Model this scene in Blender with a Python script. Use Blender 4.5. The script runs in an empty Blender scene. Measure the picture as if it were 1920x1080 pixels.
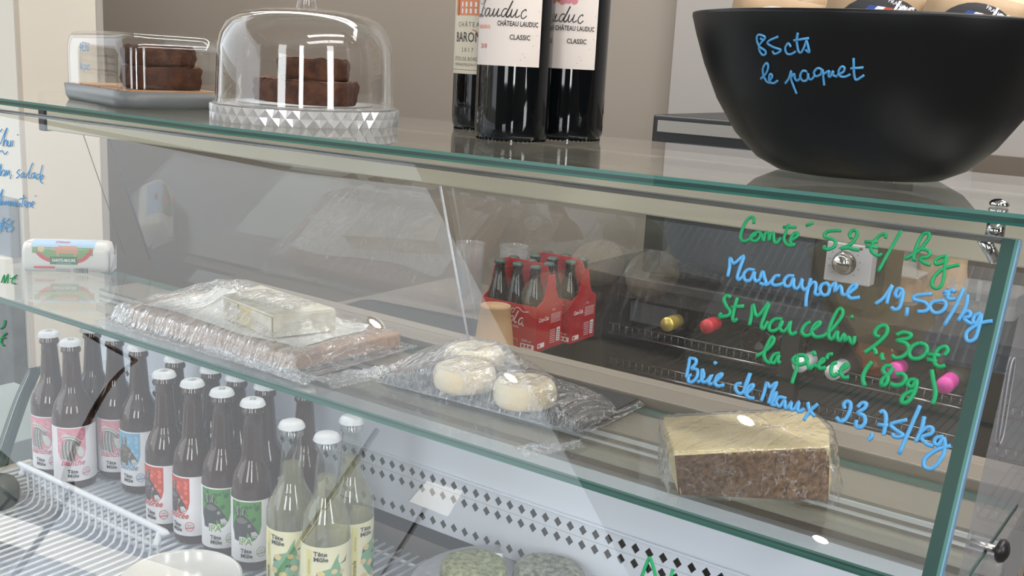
import bpy, bmesh, math, random
from mathutils import Vector, Matrix, noise
from mathutils.geometry import tessellate_polygon
random.seed(7)
S = bpy.context.scene
COL = S.collection
# ------------------------------------------------------------------ camera
FOC = 1968.0
UPc = Vector((465, 9006, 1968)).normalized()
Xc = Vector((2864, -578, 1968)).normalized()
Yc = UPc.cross(Xc).normalized()
Xc = Yc.cross(UPc).normalized()
RW = Matrix((Xc, Yc, UPc))                     # camera -> world
cam = bpy.data.objects.new('camera', bpy.data.cameras.new('camera'))
COL.objects.link(cam)
cam.matrix_world = RW.to_4x4()
cam.data.sensor_width = 36.0
cam.data.lens = FOC / 1920 * 36.0
cam.data.clip_start = 0.02
cam.data.clip_end = 200
S.camera = cam
# ------------------------------------------------------------------ view, world, lights
S.view_settings.view_transform = 'Standard'
S.view_settings.look = 'None'
S.view_settings.gamma = 1.0
S.view_settings.exposure = 0.04
S.view_settings.use_curve_mapping = False
cy = S.cycles
cy.use_denoising = True
cy.max_bounces = 10
cy.transparent_max_bounces = 32
cy.glossy_bounces = 4
cy.diffuse_bounces = 3
cy.caustics_reflective = False
cy.caustics_refractive = False
cy.sample_clamp_indirect = 6.0
W = bpy.data.worlds.new('sky')
S.world = W
W.use_nodes = True
bg = W.node_tree.nodes['Background']
bg.inputs[0].default_value = (0.86, 0.93, 1.0, 1)
bg.inputs[1].default_value = 2.3

def area(name, loc, target, sx, sy, power, col):
    l = bpy.data.lights.new(name, 'AREA')
    l.shape = 'RECTANGLE'; l.size = sx; l.size_y = sy; l.energy = power; l.color = col
    o = bpy.data.objects.new(name, l); COL.objects.link(o)
    o.location = loc
    o.rotation_euler = (Vector(target) - Vector(loc)).to_track_quat('-Z', 'Y').to_euler()
    return o
for i_, (x_, y_, w_) in enumerate(((2.2, .15, .45), (1.3, -1.7, .30), (.1, -2.5, .60))):
    area('added_fill_strip', (x_, y_, 0.5), (-0.8, 1.1, -0.1), w_, 1.4, 22, (0.95, 0.98, 1.0))  # unseen fill lamps added in the room to brighten the case
area('added_ceiling_fill', (0.5, 0.75, 1.22), (-0.3, 0.9, -1), 2.0, .25, 30, (1.0, 0.97, 0.93))  # unseen fill lamp added under the ceiling
area('added_ceiling_fill', (-1.5, 1.75, 1.22), (-1.5, 2.3, -.4), 4.4, .25, 58, (1.0, 0.98, 0.95))  # another unseen fill, added to lift the back wall
sun = bpy.data.lights.new('sun', 'SUN'); sun.energy = 24.0; sun.angle = 0.02; sun.color = (1, .96, .9)
so = bpy.data.objects.new('sun', sun); COL.objects.link(so)
so.rotation_euler = Vector((-0.55, 0.25, -0.8)).to_track_quat('-Z', 'Y').to_euler()

# ------------------------------------------------------------------ helpers
def ray(px, py):
    return RW @ Vector(((px - 960) / FOC, -(py - 540) / FOC, -1.0))
def onx(px, py, v): r = ray(px, py); return r * (v / r.x)
def ony(px, py, v): r = ray(px, py); return r * (v / r.y)
def onz(px, py, v): r = ray(px, py); return r * (v / r.z)

def tag(o, label=None, cat=None, group=None, kind=None):
    if label: o['label'] = label
    if cat: o['category'] = cat
    if group: o['group'] = group
    if kind: o['kind'] = kind
    return o
def empty(name, loc, label, cat, group=None, rz=0.0):
    o = bpy.data.objects.new(name, None); COL.objects.link(o)
    o.location = loc; o.rotation_euler = (0, 0, rz); o.empty_display_size = .02
    return tag(o, label, cat, group)
def copy_tree(o, parent=None, loc=None, rz=None, label=None):
    c = o.copy(); COL.objects.link(c)
    if parent is not None: c.parent = parent
    if loc is not None: c.location = loc
    if rz is not None: c.rotation_euler = (0, 0, rz)
    if label: c['label'] = label
    for ch in o.children: copy_tree(ch, c)
    return c

class MB:
    def __init__(s): s.v = []; s.f = []; s.sm = []
    def add(s, vs, fs, smooth=False, M=None):
        b = len(s.v)
        if M is not None: vs = [M @ Vector(v) for v in vs]
        s.v += [tuple(v) for v in vs]
        s.f += [tuple(i + b for i in f) for f in fs]
        s.sm += [smooth] * len(fs)
        return s
    def box(s, a, b, M=None):
        (x0, y0, z0), (x1, y1, z1) = a, b
        vs = [(x0,y0,z0),(x1,y0,z0),(x1,y1,z0),(x0,y1,z0),(x0,y0,z1),(x1,y0,z1),(x1,y1,z1),(x0,y1,z1)]
        return s.add(vs, [(3,2,1,0),(4,5,6,7),(0,1,5,4),(1,2,6,5),(2,3,7,6),(3,0,4,7)], False, M)
    def lathe(s, prof, n=32, c=(0,0,0), M=None, smooth=True, cap0=False, cap1=False):
        vs = []; fs = []
        for r, z in prof:
            for k in range(n):
                a = 2 * math.pi * k / n
                vs.append((c[0] + r * math.cos(a), c[1] + r * math.sin(a), c[2] + z))
        for i in range(len(prof) - 1):
            for k in range(n):
                k2 = (k + 1) % n
                fs.append((i*n + k, i*n + k2, (i+1)*n + k2, (i+1)*n + k))
        s.add(vs, fs, smooth, M)
        if cap0: s.add(vs[:n], [tuple(reversed(range(n)))], False, M)
        if cap1: s.add(vs[-n:], [tuple(range(n))], False, M)
        return s
    def tube(s, pts, r, n=6, closed=False, smooth=True, M=None):
        pts = [Vector(p) for p in pts]
        m = len(pts)
        if m < 2: return s
        vs = []; fs = []
        up = None
        for i, p in enumerate(pts):
            a = pts[i-1] if (i > 0 or closed) else p
            b = pts[(i+1) % m] if (i < m-1 or closed) else p
            t = (b - a)
            if t.length < 1e-9: t = Vector((0,0,1))
            t.normalize()
            if up is None: up = t.orthogonal().normalized()
            up = (up - t * up.dot(t))
            if up.length < 1e-6: up = t.orthogonal()
            up.normalize()
            w = t.cross(up)
            rr = r[i] if isinstance(r, (list, tuple)) else r
            for k in range(n):
                an = 2 * math.pi * k / n
                vs.append(p + up * (rr * math.cos(an)) + w * (rr * math.sin(an)))
        for i in range(m if closed else m-1):
            j = (i+1) % m
            for k in range(n):
                k2 = (k+1) % n
                fs.append((i*n + k, i*n + k2, j*n + k2, j*n + k))
        if not closed:
            fs.append(tuple(reversed(range(n)))); fs.append(tuple((m-1)*n + k for k in range(n)))
        return s.add(vs, fs, smooth, M)
    def prism(s, poly, h0, h1, M=None, smooth=False):
        """poly in xy, extruded in z"""
        n = len(poly)
        vs = [(x, y, h0) for x, y in poly] + [(x, y, h1) for x, y in poly]
        fs = [(i, (i+1) % n, n + (i+1) % n, n + i) for i in range(n)]
        s.add(vs, fs, smooth, M)
        tri = tessellate_polygon([[Vector((x, y, 0)) for x, y in poly]])
        s.add([(x, y, h0) for x, y in poly], [tuple(reversed(t)) for t in tri], False, M)
        s.add([(x, y, h1) for x, y in poly], [tuple(t) for t in tri], False, M)
        return s
    def grid(s, fn, nu, nv, smooth=True, M=None):
        vs = [fn(i / nu, j / nv) for j in range(nv+1) for i in range(nu+1)]
        fs = [(j*(nu+1)+i, j*(nu+1)+i+1, (j+1)*(nu+1)+i+1, (j+1)*(nu+1)+i) for j in range(nv) for i in range(nu)]
        return s.add(vs, fs, smooth, M)
    def mesh(s, name, mat=None, fix=True):
        me = bpy.data.meshes.new(name)
        me.from_pydata(s.v, [], s.f)
        me.polygons.foreach_set('use_smooth', s.sm)
        if fix:
            bm = bmesh.new(); bm.from_mesh(me)
            bmesh.ops.remove_doubles(bm, verts=bm.verts, dist=1e-6)
            bmesh.ops.recalc_face_normals(bm, faces=bm.faces)
            bm.to_mesh(me); bm.free()
        if mat: me.materials.append(mat)
        return me
    def build(s, name, mat, parent=None, bevel=0, seg=2, label=None, kind=None, fix=True, **kw):
        o = bpy.data.objects.new(name, s.mesh(name, mat, fix))
        COL.objects.link(o)
        if parent is not None: o.parent = parent
        if bevel:
            b = o.modifiers.new('b', 'BEVEL'); b.width = bevel; b.segments = seg; b.limit_method = 'ANGLE'
            b.angle_limit = math.radians(40)
        if label: o['label'] = label
        if kind: o['kind'] = kind
        for k, v in kw.items(): o[k] = v
        return o

def struct(name, mb, mat, **k):
    return tag(mb.build(name, mat, **k), kind='structure')
def rrect(x0, y0, x1, y1, r, n=5):
    out = []
    for cx, cy_, a0 in ((x1-r, y1-r, 0), (x0+r, y1-r, 90), (x0+r, y0+r, 180), (x1-r, y0+r, 270)):
        for k in range(n+1):
            a = math.radians(a0 + 90 * k / n)
            out.append((cx + r*math.cos(a), cy_ + r*math.sin(a)))
    return out
def smooth_line(pts, sub=4):
    if len(pts) < 3: return [Vector(p) for p in pts]
    P = [Vector(p) for p in pts]
    out = []
    for i in range(len(P)-1):
        p0 = P[max(i-1, 0)]; p1 = P[i]; p2 = P[i+1]; p3 = P[min(i+2, len(P)-1)]
        for k in range(sub):
            t = k / sub
            out.append(0.5*((2*p1) + (p2-p0)*t + (2*p0-5*p1+4*p2-p3)*t*t + (3*p1-p0-3*p2+p3)*t**3))
    out.append(P[-1])
    return out

# ------------------------------------------------------------------ materials
def newmat(name):
    m = bpy.data.materials.new(name); m.use_nodes = True
    return m, m.node_tree.nodes, m.node_tree.links
def srgb(r, g, b):
    f = lambda c: (c/255/12.92) if c/255 <= .04045 else ((c/255+.055)/1.055)**2.4
    return (f(r), f(g), f(b), 1)
def pbr(name, col, rough=.5, metal=0, spec=.5, noise_amt=0, noise_scale=20, col2=None, bump=0, bump_scale=60, coat=0,
        emit=None, stretch=None, alpha=1, trans=0, detail=4, sss=0):
    m, n, l = newmat(name)
    p = n['Principled BSDF']
    p.inputs['Base Color'].default_value = col
    p.inputs['Roughness'].default_value = rough
    p.inputs['Metallic'].default_value = metal
    p.inputs['Specular IOR Level'].default_value = spec
    p.inputs['Coat Weight'].default_value = coat
    p.inputs['Alpha'].default_value = alpha
    if sss:
        p.inputs['Subsurface Weight'].default_value = sss
        p.inputs['Subsurface Radius'].default_value = (.01, .007, .004)
        p.inputs['Subsurface Scale'].default_value = 1
    tc = n.new('ShaderNodeTexCoord'); mp = n.new('ShaderNodeMapping')
    l.new(tc.outputs['Object'], mp.inputs[0])
    if stretch: mp.inputs['Scale'].default_value = stretch
    if noise_amt or col2:
        t = n.new('ShaderNodeTexNoise'); t.inputs['Scale'].default_value = noise_scale; t.inputs['Detail'].default_value = detail
        l.new(mp.outputs[0], t.inputs['Vector'])
        r = n.new('ShaderNodeValToRGB')
        r.color_ramp.elements[0].position = .35; r.color_ramp.elements[1].position = .65
        r.color_ramp.elements[0].color = col
        c2 = col2 or tuple(min(1, c*(1+noise_amt)) for c in col[:3]) + (1,)
        r.color_ramp.elements[1].color = c2
        l.new(t.outputs[0], r.inputs[0]); l.new(r.outputs[0], p.inputs['Base Color'])
    if bump:
        t = n.new('ShaderNodeTexNoise'); t.inputs['Scale'].default_value = bump_scale; t.inputs['Detail'].default_value = 6
        l.new(mp.outputs[0], t.inputs['Vector'])
        b = n.new('ShaderNodeBump'); b.inputs['Strength'].default_value = bump; b.inputs['Distance'].default_value = .002
        l.new(t.outputs[0], b.inputs['Height']); l.new(b.outputs[0], p.inputs['Normal'])
    if emit:
        p.inputs['Emission Color'].default_value = emit[0]; p.inputs['Emission Strength'].default_value = emit[1]
    return m
def thin(name, tint=(1,1,1), f0=.04, rough=0.0, haze=0.0, haze_col=(.8,.8,.8), bump=0, bump_scale=40, stretch=None, streak=0, gain=1.0):
    """thin clear sheet: transparent + mirror reflection by Schlick's law, optional whitish haze, streaks for painted crease highlights"""
    m, n, l = newmat(name)
    for x in list(n): n.remove(x)
    out = n.new('ShaderNodeOutputMaterial')
    tr = n.new('ShaderNodeBsdfTransparent'); tr.inputs[0].default_value = (*tint, 1)
    gl = n.new('ShaderNodeBsdfGlossy'); gl.inputs['Roughness'].default_value = rough
    gl.inputs['Color'].default_value = (1, 1, 1, 1)
    lw = n.new('ShaderNodeLayerWeight'); lw.inputs[0].default_value = .5
    pw = n.new('ShaderNodeMath'); pw.operation = 'POWER'; pw.inputs[1].default_value = 5
    l.new(lw.outputs['Facing'], pw.inputs[0])
    ma = n.new('ShaderNodeMath'); ma.operation = 'MULTIPLY_ADD'
    l.new(pw.outputs[0], ma.inputs[0]); ma.inputs[1].default_value = (1-f0)*gain; ma.inputs[2].default_value = f0; ma.use_clamp = True
    mix = n.new('ShaderNodeMixShader')
    l.new(ma.outputs[0], mix.inputs[0]); l.new(tr.outputs[0], mix.inputs[1]); l.new(gl.outputs[0], mix.inputs[2])
    last = mix
    tc = n.new('ShaderNodeTexCoord'); mp = n.new('ShaderNodeMapping'); l.new(tc.outputs['Object'], mp.inputs[0])
    if stretch: mp.inputs['Scale'].default_value = stretch
    if bump:
        t = n.new('ShaderNodeTexNoise'); t.inputs['Scale'].default_value = bump_scale; t.inputs['Detail'].default_value = 5
        t.inputs['Distortion'].default_value = .6
        l.new(mp.outputs[0], t.inputs['Vector'])
        b = n.new('ShaderNodeBump'); b.inputs['Strength'].default_value = 1; b.inputs['Distance'].default_value = bump
        l.new(t.outputs[0], b.inputs['Height']); l.new(b.outputs[0], gl.inputs['Normal']); l.new(b.outputs[0], lw.inputs['Normal'])
    if haze:
        df = n.new('ShaderNodeBsdfDiffuse'); df.inputs[0].default_value = (*haze_col, 1)
        m2 = n.new('ShaderNodeMixShader'); m2.inputs[0].default_value = haze
        if streak:
            t2 = n.new('ShaderNodeTexNoise'); t2.inputs['Scale'].default_value = bump_scale*1.3; t2.inputs['Detail'].default_value = 7
            t2.inputs['Distortion'].default_value = 1.2
            l.new(mp.outputs[0], t2.inputs['Vector'])
            r = n.new('ShaderNodeValToRGB'); e = r.color_ramp.elements
            e[0].position = .480; e[0].color = (0,0,0,1); e[1].position = .520; e[1].color = (0,0,0,1)
            e2 = e.new(.5); e2.color = (1,1,1,1)
            l.new(t2.outputs[0], r.inputs[0])
            mm = n.new('ShaderNodeMath'); mm.operation = 'MULTIPLY_ADD'; l.new(r.outputs[0], mm.inputs[0])
            mm.inputs[1].default_value = streak; mm.inputs[2].default_value = haze
            l.new(mm.outputs[0], m2.inputs[0])
        l.new(last.outputs[0], m2.inputs[1]); l.new(df.outputs[0], m2.inputs[2]); last = m2
    l.new(last.outputs[0], out.inputs[0])
    return m
def emis(name, col, k):
    m, n, l = newmat(name)
    for x in list(n): n.remove(x)
    e = n.new('ShaderNodeEmission'); e.inputs[0].default_value = col; e.inputs[1].default_value = k
    o = n.new('ShaderNodeOutputMaterial'); l.new(e.outputs[0], o.inputs[0])
    return m

M_glass = thin('clear_glass', (.985, .995, .99), .062, gain=1.15)
M_back = thin('double_back_glass', (.97, .985, .98), .13, gain=1.1)
M_shelf = thin('shelf_glass', (.95, .975, .965), .05)
M_edge = pbr('green_glass_edge', srgb(40, 94, 86), .12, spec=.7, col2=srgb(64, 122, 110), noise_amt=1, noise_scale=3, stretch=(1, 60, 120))
M_edge_dark = pbr('dark_green_glass_edge', srgb(48, 76, 72), .15, spec=.7)
M_edge_light = pbr('pale_green_glass_edge', srgb(82, 128, 120), .1, spec=.7)
M_seam = pbr('glass_seam', srgb(90, 90, 92), .3)
M_cream = pbr('cream_paint', srgb(228, 220, 206), .7, bump=.03, bump_scale=120)
M_creamd = pbr('cream_paint_groove', srgb(196, 186, 172), .7)
M_taupewall = pbr('taupe_wall_paint', srgb(138, 129, 119), .85)
M_lightwall = pbr('brightened_wall_grey', srgb(150, 145, 141), .85)  # brighter face past the corner, put in as a paler wall colour
M_ceil = pbr('ceiling_paint', srgb(225, 220, 212), .9)
M_floor = pbr('grey_floor_tile', srgb(120, 112, 104), .4, noise_amt=.25, noise_scale=3)
M_alu = pbr('champagne_aluminium', srgb(205, 196, 176), .35, metal=.35, noise_amt=.05, noise_scale=4)
M_white = pbr('white_enamel', srgb(222, 226, 236), .35)
M_whitem = pbr('white_plastic_coated_wire', srgb(216, 219, 224), .35)
M_taupe = pbr('taupe_laminate', srgb(140, 131, 120), .5)
M_taupel = pbr('light_taupe_laminate', srgb(176, 168, 155), .4)
M_tauped = pbr('gap_shade_taupe', srgb(88, 80, 72), .5)
M_line = pbr('white_track', srgb(240, 240, 245), .3)
M_dark = pbr('dark_grey_plastic', srgb(52, 52, 54), .4)
M_black = pbr('black_satin', srgb(26, 26, 27), .35)
M_steel = pbr('brushed_steel', srgb(170, 168, 166), .3, metal=.9)
M_chrome = pbr('chrome', srgb(200, 200, 200), .08, metal=1)
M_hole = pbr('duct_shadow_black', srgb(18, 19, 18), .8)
M_ink_b = pbr('blue_chalk_ink', srgb(84, 158, 210), .6)
M_ink_g = pbr('green_chalk_ink', srgb(14, 150, 92), .6)
M_ink_b2 = pbr('blue_marker_ink', srgb(90, 160, 215), .6)
def paper(name, r, g, b, **k): return pbr('print_' + name, srgb(r, g, b), .6, **k)
M_black_ink = paper('black', 38, 36, 38)
M_grey_ink = paper('grey', 90, 88, 88)
M_labelw = paper('white', 236, 234, 236)

# ------------------------------------------------------------------ label printing on flat or round surfaces
def flat_map(o, u, v):
    o, u, v = Vector(o), Vector(u), Vector(v)
    nn = u.cross(v).normalized()
    return lambda a, b, h: o + u*a + v*b + nn*h
def cyl_map(R, a0, z0, c=(0, 0)):
    return lambda a, b, h: Vector((c[0] + (R+h)*math.cos(a0 + a/R), c[1] + (R+h)*math.sin(a0 + a/R), z0 + b))
class Art:
    """collects flat printed shapes by material and builds them as one mesh on a mapped surface"""
    def __init__(s, fmap, step=None): s.m = fmap; s.step = step; s.L = []
    def poly(s, pts, mat, h):
        tri = tessellate_polygon([[Vector((x, y, 0)) for x, y in pts]])
        s.L.append(([Vector((x, y, 0)) for x, y in pts], [tuple(t) for t in tri], mat, h)); return s
    def rect(s, x0, y0, x1, y1, mat, h): return s.poly([(x0,y0),(x1,y0),(x1,y1),(x0,y1)], mat, h)
    def disc(s, x, y, r, mat, h, n=16, ry=None):
        ry = ry or r
        return s.poly([(x + r*math.cos(2*math.pi*k/n), y + ry*math.sin(2*math.pi*k/n)) for k in range(n)], mat, h)
    def stroke(s, pts, w, mat, h, sub=3):
        P = smooth_line([(x, y, 0) for x, y in pts], sub)
        vs = []; fs = []
        for i, p in enumerate(P):
            a = P[max(i-1, 0)]; b = P[min(i+1, len(P)-1)]
            t = (b-a); t = t.normalized() if t.length > 1e-9 else Vector((1,0,0))
            nn = Vector((-t.y, t.x, 0)) * (w/2)
            vs += [p+nn, p-nn]
        for i in range(len(P)-1): fs.append((2*i, 2*i+1, 2*i+3, 2*i+2))
        s.L.append((vs, fs, mat, h)); return s
    def ring(s, x, y, r, w, mat, h, n=24):
        return s.stroke([(x + r*math.cos(2*math.pi*k/n), y + r*math.sin(2*math.pi*k/n)) for k in range(n+1)], w, mat, h, 1)
    def text(s, txt, x, y, size, mat, h, bold=0, shear=0, align='CENTER', rot=0, sx=1, space=1):
        c = bpy.data.curves.new('t', 'FONT'); c.body = txt; c.size = size; c.align_x = align
        c.shear = shear; c.offset = bold; c.resolution_u = 2; c.space_character = space
        o = bpy.data.objects.new('t', c)
        me = bpy.data.meshes.new_from_object(o)
        ca, sa = math.cos(rot), math.sin(rot)
        vs = []
        for v in me.vertices:
            a, b = v.co.x*sx, v.co.y
            vs.append(Vector((x + a*ca - b*sa, y + a*sa + b*ca, 0)))
        s.L.append((vs, [tuple(p.vertices) for p in me.polygons], mat, h))
        bpy.data.objects.remove(o); bpy.data.curves.remove(c); bpy.data.meshes.remove(me)
        return s
    def build(s, name, parent, clip=None, label=None):
        me = bpy.data.meshes.new(name); mats = []
        V = []; F = []; MI = []
        for vs, fs, mat, h in s.L:
            if mat not in mats: mats.append(mat)
            bm = bmesh.new()
            bv = [bm.verts.new(v) for v in vs]
            for f in fs:
                try: bm.faces.new([bv[i] for i in f])
                except ValueError: pass
            if clip:
                x0, x1, y0, y1 = clip
                for co, no in (((x0,0,0),(-1,0,0)),((x1,0,0),(1,0,0)),((0,y0,0),(0,-1,0)),((0,y1,0),(0,1,0))):
                    bmesh.ops.bisect_plane(bm, geom=bm.verts[:]+bm.edges[:]+bm.faces[:], plane_co=co, plane_no=no, clear_outer=True)
            if s.step and bm.verts:
                xs = [v.co.x for v in bm.verts]; a = math.ceil(min(xs)/s.step)
                while a*s.step < max(xs):
                    bmesh.ops.bisect_plane(bm, geom=bm.verts[:]+bm.edges[:]+bm.faces[:], plane_co=(a*s.step,0,0), plane_no=(1,0,0))
                    a += 1
            bm.normal_update()
            for f in bm.faces:
                if f.normal.z < 0: f.normal_flip()
            bm.verts.index_update()
            b = len(V)
            V += [tuple(s.m(v.co.x, v.co.y, h)) for v in bm.verts]
            for f in bm.faces:
                F.append(tuple(v.index + b for v in f.verts)); MI.append(mats.index(mat))
            bm.free()
        me.from_pydata(V, [], F)
        for m in mats: me.materials.append(m)
        me.polygons.foreach_set('material_index', MI)
        o = bpy.data.objects.new(name, me); COL.objects.link(o)
        if parent is not None: o.parent = parent
        if label: o['label'] = label
        return o
#--MAIN--
# ================================================================== ROOM
ZF = -1.45
struct('floor', MB().box((-2.6, -3.6, ZF-.05), (2.6, 2.7, ZF)), M_floor)
struct('ceiling', MB().box((-2.3, -3.6, 1.25), (2.6, 2.7, 1.32)), M_ceil)
struct('ceiling_2', MB().box((-4.2, 1.213, 1.25), (-2.3, 2.7, 1.32)), M_ceil)
struct('wall_left_rear', MB().box((-4.25, 1.213, ZF), (-4.2, 2.6, 1.25)), M_taupewall)
XC = ony(1275, 100, 2.5).x
struct('wall_back', MB().box((-4.2, 2.5, ZF), (XC, 2.6, 1.25)), M_taupewall)
struct('wall_back_right', MB().box((XC, 2.46, ZF), (2.6, 2.6, 1.25)), M_lightwall)
struct('wall_right', MB().box((2.5, -3.6, ZF), (2.6, 2.46, 1.25)), pbr('warm_brown_wall_paint', srgb(120, 108, 96), .8))
struct('wall_front', MB().box((-1.9, -3.6, ZF), (2.5, -3.5, 1.25)), pbr('brown_wall_paint', srgb(112, 104, 96), .8))
# cream wall beside the shop door
struct('wall_left', MB().box((-4.0, 1.213, ZF), (-2.12, 1.40, 1.25)), M_cream, bevel=.004)
struct('trim_1', MB().box((-4.0, 1.40, ZF), (-2.135, 1.432, 1.25)), pbr('grey_return_paint', srgb(178, 172, 166), .7), bevel=.012, seg=4)
struct('trim_2', MB().box((-2.123, 1.2125, ZF), (-2.1185, 1.222, 1.25)), M_creamd)
p = onx(0, 470, -2.14)
struct('trim_3', MB().box((-2.75, 1.19, -.60), (-2.14, 1.2125, -.345)), pbr('blue_grey_panel', srgb(142, 150, 156), .4), bevel=.003)
struct('trim_4', MB().box((-2.75, 1.175, -.565), (-2.14, 1.2125, -.47)), M_cream, bevel=.003)
struct('trim_5', MB().box((-2.75, 1.18, -1.3), (-2.135, 1.2124, -.566)), pbr('charcoal_panel', srgb(58, 62, 60), .5, col2=srgb(92, 94, 88), noise_amt=1, noise_scale=22), bevel=.003)
# shop front: door frame and lintel, street outside
struct('door_1', MB().box((-2.86, 1.02, ZF), (-2.74, 1.21, 1.25)), M_dark)
M_stone = None
def stone_mat():
    m, n, l = newmat('stone_wall')
    p = n['Principled BSDF']; p.inputs['Roughness'].default_value = .9
    tc = n.new('ShaderNodeTexCoord'); t = n.new('ShaderNodeTexNoise'); t.inputs['Scale'].default_value = 1.3; t.inputs['Detail'].default_value = 5
    l.new(tc.outputs['Object'], t.inputs['Vector'])
    r = n.new('ShaderNodeValToRGB'); r.color_ramp.elements[0].position = .3; r.color_ramp.elements[1].position = .7
    r.color_ramp.elements[0].color = srgb(70, 70, 64); r.color_ramp.elements[1].color = srgb(120, 117, 108)
    l.new(t.outputs[0], r.inputs[0]); l.new(r.outputs[0], p.inputs['Base Color'])
    return m
M_stone = stone_mat()
M_mortar = pbr('mortar', srgb(72, 70, 66), .95)
M_pave = pbr('paving_grey', srgb(52, 51, 49), .9, noise_amt=.3, noise_scale=2)
struct('street_paving', MB().box((-14, -14, ZF-.2), (-2.6, 8, ZF-.02)), M_pave)
# low stone walls across the street and a post, plus added reflector boards and tube (seen as reflections in the case glass)
def stone_wall(y0, y1, x, h, label):
    t = empty('stone_wall', (x, (y0+y1)/2, ZF-.02), label, 'wall')
    w = (y1-y0)/2
    MB().box((-.4, -w, 0), (0, w, h)).build('mortar', M_mortar, t)
    sm = MB(); z = .02; random.seed(int(y0*10)+50)
    while z < h-.1:
        y = -w+.02; ch = random.uniform(.12, .2)
        while y < w-.1:
            l_ = min(random.uniform(.16, .36), w-.01-y)
            sm.box((0, y, z), (random.uniform(.02, .05), y+l_-.025, z+ch-.025)); y += l_
        z += ch
    sm.build('stones', M_stone, t, kind='stuff', fix=False)
stone_wall(-11, -5.2, -7.5, 1.5, 'low grey stone wall across the street, farther one, mirrored in the glass')
stone_wall(-5.0, .6, -8.2, 2.1, 'higher grey stone wall across the street, nearer one, mirrored in the glass')
M_reflector = pbr('white_reflector', srgb(244, 243, 238), .7)  # reflector white for the two boards added outside
st_ = empty('reflector_plank', (-5.0, -3.0, ZF), 'slanting white plank added outside to mirror a bright strip at lower left', 'reflector')  # plank added outside to throw a bright strip onto the front glass
rl = MB()
for (y_, z_) in (): pass
rl.add([(0, .72, 1.36), (0, -.75, 1.80), (0, -.75, 1.61), (0, .72, 1.235), (-.04, .72, 1.36), (-.04, -.75, 1.80), (-.04, -.75, 1.61), (-.04, .72, 1.235)], quadbox(0) if 'quadbox' in globals() else [(0,1,2,3),(7,6,5,4),(0,4,5,1),(1,5,6,2),(2,6,7,3),(3,7,4,0)])
rl.build('plank_body', M_reflector, st_)
MB().tube([(-.06, .6, -.02), (-.06, .6, 1.3)], .02, 8).build('plank_post', M_dark, st_); MB().tube([(-.06, -.6, -.02), (-.06, -.6, 1.7)], .02, 8).build('plank_post', M_dark, st_)
po = empty('street_post', (-5.0, -4.33, ZF), 'dark street post outside, mirrored over the lemonade bottles', 'post')
MB().tube([(0, 0, -.02), (0, 0, 3.4)], .022, 10).build('pole', M_dark, po)
MB().box((-.05, -.05, -.02), (.05, .05, .03)).build('foot_plate', M_dark, po)
sb = empty('reflector_board', (-5.0, -5.4, ZF), 'blank white board added outside to mirror a bright patch on the white panel', 'sign')  # board added outside to put a white patch in the front glass
MB().add([(0, .28, 3.26), (0, .23, 3.49), (0, -.26, 3.71), (0, -.27, 3.46), (-.02, .28, 3.26), (-.02, .23, 3.49), (-.02, -.26, 3.71), (-.02, -.27, 3.46)], [(0,1,2,3),(7,6,5,4),(0,4,5,1),(1,5,6,2),(2,6,7,3),(3,7,4,0)]).build('board', M_reflector, sb)
MB().tube([(-.04, 0, -.02), (-.04, 0, 3.5)], .02, 8).build('pole', M_dark, sb)
ar_ = empty('reflection_tube', (-5.0, -2.3, ZF), 'bent black tube added outside to mirror a dark arc over the pink labels', 'reflection stand-in')  # tube added outside to cut a dark arc from the mirrored sky
pts_ = [(0, .40, 2.31), (0, .21, 2.36), (0, 0, 2.42)]
MB().tube(pts_, .012, 8).tube(smooth_line([(0, 0, 2.42), (0, .03, 2.31), (0, .02, 2.16), (0, -.02, 2.0), (0, -.07, 1.85), (0, -.15, 1.69), (0, -.26, 1.55), (0, -.42, -.02)], 4), [.008 + .010*min(1, k/10) for k in range(29)], 8).build('bent_tube', M_black, ar_)
# ceiling lamps
def lampdisc(px, py, i, label, r=.032, k=40):
    nrm = Vector((0, -.903, .43)).normalized()
    P0 = Vector((0, .74, -.10)); d = ray(px, py).normalized()
    t = P0.dot(nrm) / d.dot(nrm); P = d*t; rr = d - nrm*(2*d.dot(nrm))
    tt = (1.245 - P.z) / rr.z
    Q = P + rr*tt
    th = empty('ceiling_spotlight', (Q.x, Q.y, 1.25), label, 'spotlight', 'ceiling spotlights of the shop')
    MB().lathe([(r+.012, 0), (r+.012, -.012), (r, -.012)], 24, cap0=True).build('rim', M_line, th)
    MB().lathe([(0.0001, -.008), (r, -.008)], 24).build('bulb', emis('spot_bulb', (1, .9, .75, 1), k), th)
# placed where the shop's spots stand, behind the customer
for i, (px, py) in enumerate([(960, 707), (1400, 787), (1540, 1010), (706, 606)]):
    lampdisc(px, py, i, ['ceiling spotlight mirrored over the small round cheeses', 'ceiling spotlight mirrored on top of the hard cheese block', 'ceiling spotlight mirrored near the right end of the shelf', 'ceiling spotlight mirrored at the end of the wooden board'][i])

# ================================================================== DISPLAY CASE
XL, XR = -1.72, -.125
case = empty('display_case', (-.9, .85, ZF), 'long glass refrigerated counter with green-edged panes and white interior', 'display case')
def part(mb, name, mat, parent=None, **k):
    """mesh given in world coordinates, parented to the case"""
    o = mb.build(name, mat, parent or case, **k)
    if parent is None: o.location = -Vector(case.location)
    else: o.location = (0, 0, 0)
    return o
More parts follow.
